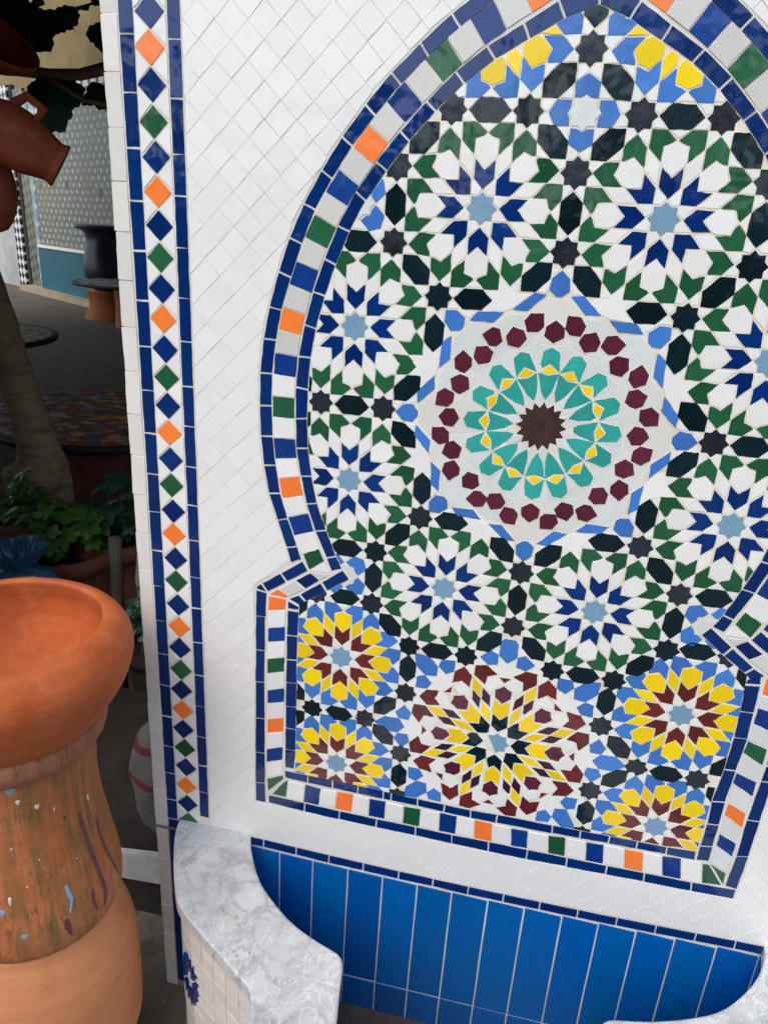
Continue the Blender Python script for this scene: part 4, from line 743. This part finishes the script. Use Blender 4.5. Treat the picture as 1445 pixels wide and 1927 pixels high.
def tube(name, path, radii, mat, parent=None, seg=14, rough_=0.0):
    vs, fs = [], []; n = len(path)
    P = [Vector(p) for p in path]
    for i, p in enumerate(P):
        d = (P[min(n - 1, i + 1)] - P[max(0, i - 1)]).normalized(); a = d.orthogonal().normalized() if i == 0 else (a - d * a.dot(d)).normalized(); b = d.cross(a)
        for k in range(seg):
            t = 2 * pi * k / seg; r = radii[i] * (1 + random.uniform(-rough_, rough_)); vs.append(p + (a * cos(t) + b * sin(t)) * r)
    for i in range(n - 1):
        for k in range(seg): fs.append((i * seg + k, i * seg + (k + 1) % seg, (i + 1) * seg + (k + 1) % seg, (i + 1) * seg + k))
    fs += [tuple(range(seg))[::-1], tuple((n - 1) * seg + k for k in range(seg))]
    return mesh_obj(name, vs, fs, mat, parent, smooth=True)
# far wall faced with patterned tiles
A0, DX, DZ = (-38.084, -46.316), .82765, .56124
def B(s, y, out=0.0): return V(A0[0] + DX * s - DZ * out, y + G, A0[1] + DZ * s + DX * out)
def slab(name, s0, s1, y0, y1, o0, o1, mat, parent=None):
    vs = [B(s, y, o) for y in (y0, y1) for o in (o1, o0) for s in (s0, s1)]
    return mesh_obj(name, vs, [(0, 1, 5, 4), (2, 6, 7, 3), (0, 4, 6, 2), (1, 3, 7, 5), (4, 5, 7, 6), (0, 2, 3, 1)], mat, parent)
farwall = empty('courtyard_wall', B(5, 0, 0))
loc_far = Vector(B(5, 0, 0))
def fslab(*a):
    o = slab(*a, farwall)
    for v in o.data.vertices: v.co -= loc_far
    return o
def uvw(t):      # coordinates along the far wall: s, height
    p = t.pos(); d = t.n('VectorMath', operation='DOT_PRODUCT'); t.l(p, d.inputs[0]); d.inputs[1].default_value = (DX / U, -DZ / U, 0)
    s = t.n('SeparateXYZ'); t.l(p, s.inputs[0]); c = t.n('CombineXYZ'); t.l(d.outputs['Value'], c.inputs[0]); t.l(t.math('MULTIPLY', s.outputs[2], 1 / U), c.inputs[1]); return c.outputs[0]
def patterned(name, kind):
    t = NT(name); q = uvw(t)
    def chk(sc, a, b, rot_=0):
        m = t.n('Mapping'); t.l(q, m.inputs[0]); m.inputs['Rotation'].default_value = (0, 0, radians(rot_)); k = t.n('TexChecker'); t.l(m.outputs[0], k.inputs[0]); k.inputs['Scale'].default_value = sc
        k.inputs[1].default_value = (*a, 1); k.inputs[2].default_value = (*b, 1); return k.outputs[0]
    if kind == 'field':
        v = t.n('TexVoronoi', feature='F1'); v.inputs['Scale'].default_value = 1.9; v.inputs['Randomness'].default_value = 0.12; mm = t.n('Mapping'); mm.inputs['Rotation'].default_value = (0, 0, radians(45)); t.l(q, mm.inputs[0]); t.l(mm.outputs[0], v.inputs[0])
        c = t.ramp(v.outputs[0], [(.0, lin(190, 194, 190)), (.22, lin(180, 186, 182)), (.34, lin(88, 98, 94)), (.5, lin(108, 114, 106)), (.66, lin(140, 146, 140))])
        v2 = t.n('TexVoronoi', feature='F1'); v2.inputs['Scale'].default_value = .48; v2.inputs['Randomness'].default_value = .35; t.l(q, v2.inputs[0])
        c = t.mix(t.ramp(v2.outputs[0], [(.10, (1, 1, 1)), (.16, (0, 0, 0))]), c, lin(30, 34, 40))
        c = t.mix(t.ramp(t.noise(q, .6, 3, .6), [(.4, (0, 0, 0)), (.65, (.6, .6, .6))]), c, lin(126, 116, 92))
    elif kind == 'lattice':
        c = t.mix(.5, chk(1.3, lin(70, 112, 128), lin(190, 205, 205), 45), chk(2.6, lin(60, 90, 110), lin(150, 176, 180), 45))
    elif kind == 'check': c = chk(2.4, lin(24, 26, 36), lin(226, 226, 222), 45)
    elif kind == 'vine': c = t.mix(.6, chk(2.2, lin(44, 60, 52), lin(150, 152, 138), 30), chk(4.1, lin(60, 70, 60), lin(120, 118, 100), 10))
    elif kind == 'teal': c = t.mix(t.noise(q, 2.2, 3, .6), lin(14, 76, 96), lin(34, 112, 128))
    t.base(c); t.rough(.3); return t.m
fslab('plaster_wall', -40, 60, 0, 24, -1.2, 0, simple('ochre_plaster', lin(124, 108, 70), lin(146, 130, 88), 3, .9, .2))
fslab('check_pilaster', 2.0, 3.4, 0, 12.6, 0, .35, patterned('check_tiles', 'check'))
fslab('dark_jamb', 3.45, 3.9, 0, 12.6, 0, .25, simple('dark_trim', lin(40, 36, 34), lin(56, 50, 44), 8))
fslab('vine_panel', 3.95, 5.6, 0, 12.3, 0, .2, patterned('vine_tiles', 'vine'))
fslab('lattice_panel', 5.6, 30, 0, 11.6, 0, .25, patterned('lattice_tiles', 'lattice'))
# arch-shaped field inside the lattice
ar = [(7.0, 3.1)] + [(7.0 + 0.0, 7.2)] + [(14 - 7.0 * cos(radians(a)), 7.2 + 3.6 * sin(radians(a))) for a in range(10, 180, 10)] + [(21.0, 7.2), (21.0, 3.1)]
vs = [Vector(B(s, y, .45)) - loc_far for s, y in ar] + [Vector(B(s, y, .2)) - loc_far for s, y in ar]; n = len(ar)
mesh_obj('arched_field', vs, [tuple(range(n))[::-1]] + [(i, (i + 1) % n, n + (i + 1) % n, n + i) for i in range(n)], patterned('field_tiles', 'field'), farwall)
fslab('white_course', 6.6, 21.4, 2.95, 3.12, .2, .6, M['white'])
fslab('teal_panel', 6.5, 21.5, .35, 2.95, .2, .5, patterned('teal_tiles', 'teal'))
fslab('sill', 3.9, 21.6, 0, .34, .2, 1.1, simple('sandy_sill', lin(150, 134, 108), lin(176, 160, 134), 6))
for k in range(14):
    s0 = 8.0 + k * .98; vs = [Vector(B(s0 + a, 11.62 + b, o)) - loc_far for o in (.3, .05) for a, b in ((0, 0), (.62, 0), (.62, .45), (.31, .9), (0, .45))]
    mesh_obj('merlon', vs, [(0, 1, 2, 3, 4), (9, 8, 7, 6, 5)] + [(i, i + 5, (i + 1) % 5 + 5, (i + 1) % 5) for i in range(5)], M['ivory'], farwall)
fslab('limewash_panel', -2.4, 1.9, 0, 12.2, 0, .2, simple('white_limewash', lin(190, 192, 190), lin(150, 154, 152), 2))
tag(farwall, 'far courtyard wall of patterned blue tiles with a teal panel and ochre plaster', 'wall')
# awning and side wall, both unseen, added to keep the yard dark
t = NT('brown_canvas'); t.base(lin(70, 60, 48)); t.rough(.95)
aw = mesh_obj('blocker', [(-9, .13, 1.86), (9, .13, 1.86), (9, 9.8, 4.6), (-9, 9.8, 4.6), (-9, .13, 1.88), (9, .13, 1.88), (9, 9.8, 4.62), (-9, 9.8, 4.62)], [(0, 3, 2, 1), (4, 5, 6, 7), (0, 1, 5, 4), (1, 2, 6, 5), (2, 3, 7, 6), (3, 0, 4, 7)], t.m)
tag(aw, 'brown canvas awning added out of view to shade the yard behind the fountain', 'blocker')
# added wall, out of view, to block front light from the yard
sw = box('shade_wall', -18, -4.6, G, 3.4, -.7, -.25, simple('brown_render', lin(120, 96, 74), lin(96, 78, 62), 4)); tag(sw, 'plain brown wall out of view beyond the pots, added to shade the yard', 'wall')
# the tables
def mosaic(name, cols, sc, stretch=(1, 1, 1), rough=.35):
    t = NT(name); v = t.n('TexVoronoi', feature='F1'); v.inputs['Scale'].default_value = sc; t.l(t.scaled(t.obj(), stretch), v.inputs[0])
    s = t.n('SeparateColor'); t.l(v.outputs['Color'], s.inputs[0]); r = t.n('ValToRGB'); r.color_ramp.interpolation = 'CONSTANT'; e = r.color_ramp.elements
    while len(e) < len(cols): e.new(.5)
    for i, (el, c) in enumerate(zip(e, cols)): el.position = i / len(cols); el.color = (*c, 1)
    t.l(s.outputs[0], r.inputs[0]); ve = t.n('TexVoronoi', feature='DISTANCE_TO_EDGE'); ve.inputs['Scale'].default_value = sc; t.l(t.scaled(t.obj(), stretch), ve.inputs[0])
    t.base(t.mix(t.ramp(ve.outputs[0], [(.006, (1, 1, 1)), (.02, (0, 0, 0))]), r.outputs[0], lin(70, 64, 58))); t.rough(.65); t.b.inputs['Specular IOR Level'].default_value = .2; return t.m
def table(name, cx, cz, r, ytop, topmat, basemat, ribbed, label, rimmat, base_r):
    o = V(cx, G, cz); e_ = empty(name, (o[0], o[1], 0)); zt = (ytop - G) * U; R = r * U
    lathe('table_top', [(0.001, zt - .03), (R * .93, zt - .03), (R * .985, zt - .022), (R * .985, zt), (R * .94, zt), (.001, zt)][::1], topmat, e_, seg=72, smooth=False)
    lathe('rim', [(R * .945, zt + .001), (R, zt + .001), (R * 1.004, zt - .012), (R, zt - .034), (R * .94, zt - .034)], rimmat, e_, seg=72, cap=False)
    P = []; N = 26
    for k in range(N + 1):
        z = (zt - .035) * (1 - k / N); P.append((base_r * U * (1 + (.035 if ribbed and k % 2 else 0) + .12 * abs(k / N - .5)), z))
    lathe('base', P, basemat, e_, seg=48)
    tag(e_, label, 'table', 'round tables in the yard'); return e_
darkrim = simple('dark_iron_rim', lin(30, 28, 28), lin(44, 40, 38), 20, .6, .1)
M['maroon_clay'] = terracotta('maroon_clay', lin(92, 44, 38), lin(110, 54, 46), lin(120, 66, 56))
colr = [lin(*c) for c in ((176, 66, 70), (74, 92, 104), (240, 206, 84), (190, 88, 80), (120, 130, 120), (255, 142, 66), (92, 104, 112), (226, 190, 146), (150, 62, 80), (190, 200, 226), (180, 156, 100), (80, 104, 130))]
table('mosaic_table', -6.99, -7.84, 2.13, -2.4, mosaic('scrap_mosaic', colr, 24, (.75, 1, 1)), M['maroon_clay'], True, 'large round table with a multicoloured mosaic top beside the tree trunk', darkrim, 1.15)
pale_top = mosaic('pale_mosaic', [lin(*c) for c in ((206, 198, 170), (190, 180, 150), (216, 210, 186), (140, 122, 92), (200, 192, 170), (174, 160, 132))], 22)
table('round_table', -15.48, -13.73, 2.73, -2.4, pale_top, M['maroon_clay'], False, 'round table with a cream mosaic top behind the leaning trunk', darkrim, .9)
table('round_table', -19.6, -31.2, 3.1, -2.3, mosaic('grey_mosaic', [lin(*c) for c in ((190, 184, 170), (150, 146, 134), (206, 200, 186), (120, 112, 100))], 14), M['terra_old'], False, 'small cream topped round table in front of the dark urn', darkrim, 1.2)
# urn on a stand
o = V(-22.6, G, -33.2); urn = empty('urn', (o[0], o[1], .62 * U * 4)); urn.location.z = 1.45 * U
t = NT('dark_blue_urn_glaze'); t.base(lin(34, 42, 60)); t.rough(.35)
lathe('body', fine([(.02, 0), (.62 * U, .02 * U), (1.0 * U, .5 * U), (1.12 * U, 1.1 * U), (1.0 * U, 1.9 * U), (.88 * U, 2.5 * U), (.98 * U, 2.9 * U), (1.35 * U, 3.05 * U), (1.36 * U, 3.2 * U), (1.0 * U, 3.22 * U), (.8 * U, 3.0 * U), (.7 * U, 2.0 * U)], 3), t.m, urn, seg=40)
tag(urn, 'dark blue urn with a wide flat rim near the patterned wall', 'urn')
st = lathe('clay_stand', fine([(1.25 * U, 0), (1.2 * U, .2 * U), (.95 * U, .8 * U), (1.1 * U, 1.3 * U), (1.15 * U, 1.44 * U)], 3), M['terra_old'], seg=40, loc=(o[0], o[1], 0))
tag(st, 'low terracotta stand under the dark blue urn', 'stand')
# leaning tree
tree = empty('tree', V(-5.9, G, -4.6))
tl = Vector(tree.location)
tp = [(-5.85, G - .1, -4.6), (-5.95, -3.6, -4.6), (-6.02, -2.9, -4.55), (-6.08, -2.35, -4.5), (-6.10, -2.05, -4.5), (-6.17, -1.72, -4.5), (-6.24, -1.4, -4.5), (-6.33, -1.08, -4.5), (-6.40, -.75, -4.5), (-6.46, -.40, -4.5), (-6.6, .2, -4.5), (-6.9, 1.2, -4.6), (-7.3, 2.6, -4.8), (-7.6, 4.0, -5.0)]
tr = [.20, .24, .30, .36, .30, .262, .250, .240, .232, .225, .2, .18, .15, .1]
tps = smooth_path([p[:2] for p in tp], 3); zs = smooth_path([(p[2], 0) for p in tp], 3); rs = smooth_path([(r, 0) for r in tr], 3)
tube('trunk', [Vector(V(a[0], a[1], b[0])) - tl for a, b in zip(tps, zs)], [r[0] * .88 * U * random.uniform(.96, 1.04) for r in rs], M['bark'], tree, seg=22, rough_=.035)
tube('burl', [Vector(V(*p)) - tl for p in ((-6.42, -2.62, -4.3), (-6.3, -2.42, -4.3), (-6.12, -2.35, -4.3), (-5.92, -2.40, -4.32), (-5.78, -2.5, -4.35))], [.08 * U, .22 * U, .30 * U, .24 * U, .08 * U], M['bark'], tree, seg=16, rough_=.06)
def leaf_shape(lobes=5, depth=.35):
    P = []
    for k in range(lobes * 4):
        a = 2 * pi * k / (lobes * 4); rr = 1 - depth * (.5 - .5 * cos(lobes * a)) * (1 if k % 2 else 1.0)
        rr *= .75 + .25 * abs(sin(a / 2)); P.append((rr * cos(a), rr * sin(a)))
    return P
def leaves(name, pts, size, mat, parent, o0, lobes=5, flat=.5, depth=.4, facing=None):
    vs, fs = [], []
    S = leaf_shape(lobes, depth); n = len(S)
    for p in pts:
        q = Vector(V(*p)) - o0; s = size * U * random.uniform(.6, 1.25)
        nrm = Vector((random.gauss(0, flat), random.gauss(-.35, flat), 1)).normalized() if facing is None else (Vector(facing) + Vector((random.gauss(0, flat), random.gauss(0, flat), random.gauss(0, flat)))).normalized()
        a = nrm.orthogonal().normalized(); b = nrm.cross(a); th_ = random.uniform(0, 6.28); b0 = len(vs)
        vs.append(q + nrm * s * .0)
        for x, y in S:
            u = x * cos(th_) - y * sin(th_); w = x * sin(th_) + y * cos(th_)
            vs.append(q + (a * u + b * w) * s + nrm * s * (-.25 * (x * x + y * y) + random.uniform(-.06, .06)))
        for k in range(n): fs.append((b0, b0 + 1 + k, b0 + 1 + (k + 1) % n))
    return mesh_obj(name, vs, fs, mat, parent)
leaves('crown', [(-7.4 + random.gauss(0, 1.3), 3.9 + random.gauss(0, .6), -4.9 + random.gauss(0, 1.0)) for _ in range(260)], .28, M['vine'], tree, tl)
tag(tree, 'grey ringed tree trunk leaning in front of the multicoloured table', 'tree')
# plants
def plant(name, cx, cy, cz, rx, ry, rz, n, size, mat, potmat, pr_, label, lobes=5):
    e_ = empty(name, V(cx, G, cz)); o0 = Vector(e_.location); pts = []
    while len(pts) < n:
        p = (random.uniform(-1, 1), random.uniform(-1, 1), random.uniform(-1, 1)); d = p[0] ** 2 + p[1] ** 2 + p[2] ** 2
        if .25 < d < 1: pts.append((cx + p[0] * rx, cy + p[1] * ry, cz + p[2] * rz))
    leaves('foliage', pts, size, mat, e_, o0, lobes)
    vs = []
    ytop = cy - ry * .7; zt = (ytop - G) * U; R = pr_ * U
    if potmat: lathe('pot', fine([(.005, 0), (R * .68, 0), (R * .8, zt * .4), (R * .93, zt * .85), (R * 1.04, zt * .87), (R * 1.06, zt), (R * .95, zt), (R * .9, zt * .9), (R * .8, zt * .85)], 2), potmat, e_, seg=40)
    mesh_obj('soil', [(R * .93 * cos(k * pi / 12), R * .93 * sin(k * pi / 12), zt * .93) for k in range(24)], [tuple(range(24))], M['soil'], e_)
    for k in range(0, n, 4):
        q = Vector(V(*pts[k])) - o0; tube('stem', [Vector((q.x * .2, q.y * .2, zt * .9)), Vector((q.x * .5, q.y * .5, (zt * .9 + q.z) / 2)), q], [.0022, .0018, .001], M['leaf_dark'], e_, seg=5)
    tag(e_, label, 'plant', 'potted plants behind the wall'); return e_
M['clay_dark'] = terracotta('shaded_clay', lin(92, 50, 34), lin(116, 62, 42), lin(110, 66, 50))  # clay darkened so the pots read as standing in shade
plant('potted_plant', -5.15, -2.62, -3.5, .5, .34, .45, 60, .17, M['leaf'], M['clay_dark'], .52, 'bright green lobed-leaf plant in a clay pot under the mosaic table')
plant('potted_plant', -4.80, -2.50, -4.0, .42, .48, .35, 60, .15, M['leaf_dark'], M['clay_dark'], .5, 'dark bluish green leafy plant beside the fountain edge')
plant('potted_plant', -5.75, -2.35, -3.6, .28, .30, .25, 26, .14, M['leaf'], M['clay_dark'], .4, 'small light green plant below the tree burl')
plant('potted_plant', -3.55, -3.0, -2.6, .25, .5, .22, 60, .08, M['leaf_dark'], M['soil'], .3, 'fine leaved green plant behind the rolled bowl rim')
# shrivelled blue bag
bag_o = V(-5.0, G, -2.5); bag = empty('plastic_bag', bag_o); vs, fs = [], []; nu, nv = 36, 22
for v_ in range(nv + 1):
    w = v_ / nv; y = .30 + 1.75 * w; rad = (.40 * (1 - (abs(w - .35) / .75) ** 2.2) + .05) if w < .85 else .09 + (w - .85) * 1.3
    for u_ in range(nu):
        a = 2 * pi * u_ / nu; rr = rad * (1 + .14 * sin(5 * a + 6 * w) + .10 * sin(9 * a - 11 * w + 1) + .06 * sin(17 * a + 19 * w)) + random.uniform(-.012, .012); vs.append((rr * U * cos(a), rr * U * sin(a), y * U))
for v_ in range(nv):
    for u_ in range(nu): fs.append((v_ * nu + u_, v_ * nu + (u_ + 1) % nu, (v_ + 1) * nu + (u_ + 1) % nu, (v_ + 1) * nu + u_))
t = NT('blue_plastic'); f = t.noise(t.obj(), 60, 4, .6); t.base(t.mix(f, lin(30, 72, 108), lin(66, 108, 142))); t.rough(.35)
mesh_obj('body', vs, fs, t.m, bag)
tube('tie', [(-.02, -.03, 1.72 * U), (.03, -.05, 1.78 * U), (.10, -.05, 1.84 * U)], [.006, .006, .004], simple('straw', lin(170, 140, 90), lin(190, 160, 110)), bag, seg=8)
tag(bag, 'crumpled blue plastic bag tied with straw behind the bowl', 'bag')
# cut branch
sk = tube('cut_branch', [V(-3.92, G, -2.5), V(-3.9, -3.2, -2.5), V(-3.87, -2.55, -2.5), V(-3.86, -2.14, -2.5)], [.06 * U, .065 * U, .06 * U, .065 * U], simple('dark_bark', lin(58, 52, 44), lin(84, 76, 64)), seg=14, rough_=.03)
tag(sk, 'short cut grey branch standing upright beside the fountain edge', 'branch')
sk2 = tube('dry_stick', [V(-3.55, G, -2.6), V(-3.70, -2.6, -2.6), V(-3.62, -2.05, -2.6), V(-3.42, -1.55, -2.6)], [.03 * U, .03 * U, .035 * U, .028 * U], simple('pale_wood', lin(130, 122, 112), lin(160, 152, 140)), seg=10)
tag(sk2, 'thin pale stick slanting behind the fountain edge', 'stick')
# woven sack with a red band
sack_o = V(-2.40, G, -.75); sack = empty('woven_sack', sack_o); nv = 30; nu = 48
def sack_r(w): return .285 * (max(0, 1 - (abs(w - .42) / .62) ** 2.6)) ** .5 + .03
def sack_p(w, a, k=1.0):
    rr = sack_r(w) * (1 + .05 * sin(3 * a + 4 * w) + .035 * sin(7 * a - 9 * w) + .02 * sin(13 * a + 21 * w)) * k
    return (rr * U * cos(a) * 1.05, rr * U * sin(a) * .8, (.80 + .90 * w) * U)
def weave(name, c1, c2):
    t = NT(name); p = t.obj(); w1 = t.n('TexWave', wave_type='BANDS', bands_direction='Z'); w1.inputs['Scale'].default_value = 180; t.l(p, w1.inputs[0]); f = t.noise(t.scaled(p, (1, 1, 5)), 40, 5, .7)
    t.base(t.mix(f, c1, c2)); t.rough(.7); t.normal(t.bump(w1.outputs[0], .4, .0008, t.bump(f, .8, .004))); return t.m
M['sack'] = weave('grey_woven_plastic', lin(66, 64, 62), lin(100, 98, 95)); M['sack_red'] = weave('red_woven_plastic', lin(72, 18, 20), lin(96, 28, 28))
def sack_part(name, w0, w1, mat, k=1.0):
    vs = [sack_p(w0 + (w1 - w0) * v / nv, 2 * pi * u / nu, k) for v in range(nv + 1) for u in range(nu)]
    fs = [(v * nu + u, v * nu + (u + 1) % nu, (v + 1) * nu + (u + 1) % nu, (v + 1) * nu + u) for v in range(nv) for u in range(nu)] + [tuple(range(nu))[::-1], tuple(nv * nu + u for u in range(nu))]
    return mesh_obj(name, vs, fs, mat, sack, smooth=True)
sack_part('body', 0, 1, M['sack']); sack_part('red_band', .50, .56, M['sack_red'], 1.012); sack_part('red_band', .80, .86, M['sack_red'], 1.012)
tag(sack, 'grey woven sack with red bands bulging from behind the fountain edge', 'sack')
cr_ = box('stone_block', -4.4, -2.15, G, G + .80, -2.2, -.5, M['soil']); tag(cr_, 'soil block under the woven sack, darkened to stand in for shade', 'block')
pk = mesh_obj('white_plank', [V(*p) for p in ((-3.3, -4.12, -.46), (-2.16, -3.92, -.36), (-2.16, -3.68, -.38), (-3.3, -3.88, -.48), (-3.3, -4.12, -.49), (-2.16, -3.92, -.43), (-2.16, -3.68, -.45), (-3.3, -3.88, -.495))], [(0, 1, 2, 3), (7, 6, 5, 4), (0, 4, 5, 1), (1, 5, 6, 2), (2, 6, 7, 3), (3, 7, 4, 0)], simple('weathered_white', lin(176, 176, 174), lin(140, 138, 134), 18, .7, .3))
tag(pk, 'weathered white plank leaning between the pedestal and the fountain edge', 'plank')
# things hanging in the upper corner
jar_o = Vector(V(-4.10, 1.30, -2.0)); jar = empty('hanging_jar', jar_o)
M['red_clay'] = terracotta('red_clay', lin(150, 72, 46), lin(172, 86, 56), lin(180, 100, 70))
jb = lathe('body', fine([(.01, -.42 * U), (.16 * U, -.40 * U), (.27 * U, -.26 * U), (.31 * U, -.05 * U), (.29 * U, .14 * U), (.235 * U, .32 * U), (.215 * U, .40 * U), (.235 * U, .46 * U), (.22 * U, .47 * U), (.19 * U, .40 * U), (.2 * U, .2 * U), (.1 * U, -.3 * U)], 4), M['red_clay'], jar, seg=56)
jh = tube('handle', [(-.27 * U, 0, .10 * U), (-.42 * U, 0, .12 * U), (-.44 * U, 0, -.06 * U), (-.30 * U, 0, -.14 * U)], [.05 * U] * 4, M['red_clay'], jar, seg=10)
jar.rotation_euler = (radians(-28), radians(124), 0); jar.scale = (.72, .72, .72)
tube('cord', [(0, 0, -.42 * U), (-.2 * U, 0, -1.4 * U)], [.006, .006], simple('jute', lin(120, 100, 70), lin(140, 120, 90)), jar, seg=6)
tag(jar, 'red clay jar hanging on its side with its mouth towards the fountain', 'jar')
bo = Vector(V(-4.50, 1.98, -2.3)); hb = empty('hanging_bowl', bo)
lathe('body', fine([(.02 * U, -.16 * U), (.25 * U, -.15 * U), (.44 * U, -.02 * U), (.52 * U, .10 * U), (.50 * U, .13 * U), (.40 * U, .02 * U), (.2 * U, -.10 * U)], 4), M['red_clay'], hb, seg=56)
hb.rotation_euler = (radians(8), radians(40), 0); hb.scale = (.72, .72, .72)
tag(hb, 'tilted brown clay bowl hanging above the red jar', 'bowl')
jar2 = lathe('hanging_pot', fine([(.01, -.3 * U), (.2 * U, -.28 * U), (.3 * U, -.05 * U), (.27 * U, .2 * U), (.2 * U, .3 * U), (.18 * U, .28 * U)], 3), M['red_clay'], seg=40, loc=V(-4.66, .92, -2.2)); tag(jar2, 'small dark clay pot hanging below the red jar', 'pot')
tube('cord', [(-.36 * U, 0, .06 * U), (-1.3 * U, 0, 1.5 * U)], [.004, .004], M['bark'], hb, seg=6)
tube('cord', [(0, 0, .2 * U), (-.02 * U, 0, 4.2 * U)], [.004, .004], M['bark'], jar2, seg=6)
vine = empty('grape_vine', V(-4.5, 2.6, -3.0)); vo = Vector(vine.location)
tube('branch', [Vector(V(*p)) - vo for p in ((-5.6, 2.05, -3.1), (-4.8, 1.93, -3.0), (-4.45, 1.90, -3.0), (-4.15, 1.90, -3.0), (-3.9, 1.95, -2.98), (-3.2, 2.0, -2.9))], [.045 * U, .05 * U, .045 * U, .045 * U, .05 * U, .04 * U], M['bark'], vine, seg=12, rough_=.08)
tube('branch', [Vector(V(*p)) - vo for p in ((-4.55, 1.90, -3.0), (-4.3, 1.80, -2.95), (-4.1, 1.70, -2.95), (-3.8, 1.66, -2.95))], [.03 * U, .022 * U, .018 * U, .014 * U], M['bark'], vine, seg=8, rough_=.08)
def big_leaf(p, size, lobes, fc, th):
    q = Vector(V(*p)) - vo; nrm = Vector(fc).normalized(); a = Vector((1, 0, 0)); a = (a - nrm * a.dot(nrm)).normalized(); b = nrm.cross(a); vs = [q]; S = []
    for k in range(60):
        t_ = 2 * pi * k / 60; rr = .84 + .16 * cos(lobes * t_) + .05 * cos(11 * t_ + 1) + .035 * (k % 2); S.append((rr * cos(t_), rr * sin(t_)))
    for x, y in S:
        u = x * cos(th) - y * sin(th); w = x * sin(th) + y * cos(th); vs.append(q + (a * u + b * w) * size * U - nrm * size * U * .18 * (x * x + y * y))
    return mesh_obj('leaf', vs, [(0, 1 + k, 1 + (k + 1) % 60) for k in range(60)], M['vine'], vine, smooth=True)
big_leaf((-4.36, 1.70, -2.9), .26, 3, (.2, -1, .3), .6); big_leaf((-4.74, 2.26, -3.0), .34, 3, (.1, -1, .2), 1.9); big_leaf((-5.1, 2.0, -3.05), .26, 3, (0, -1, .4), .2)
big_leaf((-3.95, 2.20, -3.0), .13, 3, (0, -1, .1), .9); big_leaf((-4.0, 1.76, -2.98), .15, 4, (.1, -1, .6), 2.2); big_leaf((-4.28, 2.31, -3.0), .14, 2, (.1, -1, .2), .4)
tag(vine, 'dark vine with broad lobed leaves hanging across the ochre plaster', 'vine')

# ------------------------------------------------------------------ wall and trees added behind the viewer: only seen mirrored in the glaze
cw_ = mesh_obj('reflection_wall', [(-14, -7.4, 0), (14, -7.4, 0), (14, -7.0, 0), (-14, -7.0, 0), (-14, -7.4, 2.1), (14, -7.4, 2.1), (14, -7.0, 2.1), (-14, -7.0, 2.1)], [(3, 2, 1, 0), (4, 5, 6, 7), (0, 1, 5, 4), (1, 2, 6, 5), (2, 3, 7, 6), (3, 0, 4, 7)], simple('umber_render', lin(112, 92, 72), lin(84, 70, 56), 3))
tag(cw_, 'umber wall added behind the viewer for the glaze to reflect', 'wall')
for k, (tx, hh, rr) in enumerate(((-4.6, 2.5, 1.1), (-1.9, 2.2, .8), (.9, 2.7, 1.2), (3.8, 2.3, 1.0), (6.6, 2.8, 1.2))):
    e_ = empty('reflection_tree', (tx, -6.6, 0)); o0 = Vector(e_.location)
    tube('trunk', [(0, 0, 0), (.05, .02, hh * .4), (-.03, 0, hh * .8), (.02, .03, hh)], [.09, .08, .06, .03], M['bark'], e_, seg=10)
    pts = []
    while len(pts) < 420:
        p = Vector((random.uniform(-1, 1), random.uniform(-1, 1), random.uniform(-1, 1)))
        if .2 < p.length < 1: q = o0 + Vector((p.x * rr, p.y * rr * .6, hh + p.z * rr * .55)); pts.append((q.x / U, q.z / U + G, -q.y / U))
    leaves('crown', pts, .42, M['vine'], e_, o0)
    tag(e_, ('broad', 'short', 'tall', 'narrow', 'tallest')[k] + ' leafy tree added behind the viewer for the glaze to reflect', 'tree', 'trees added for reflection')
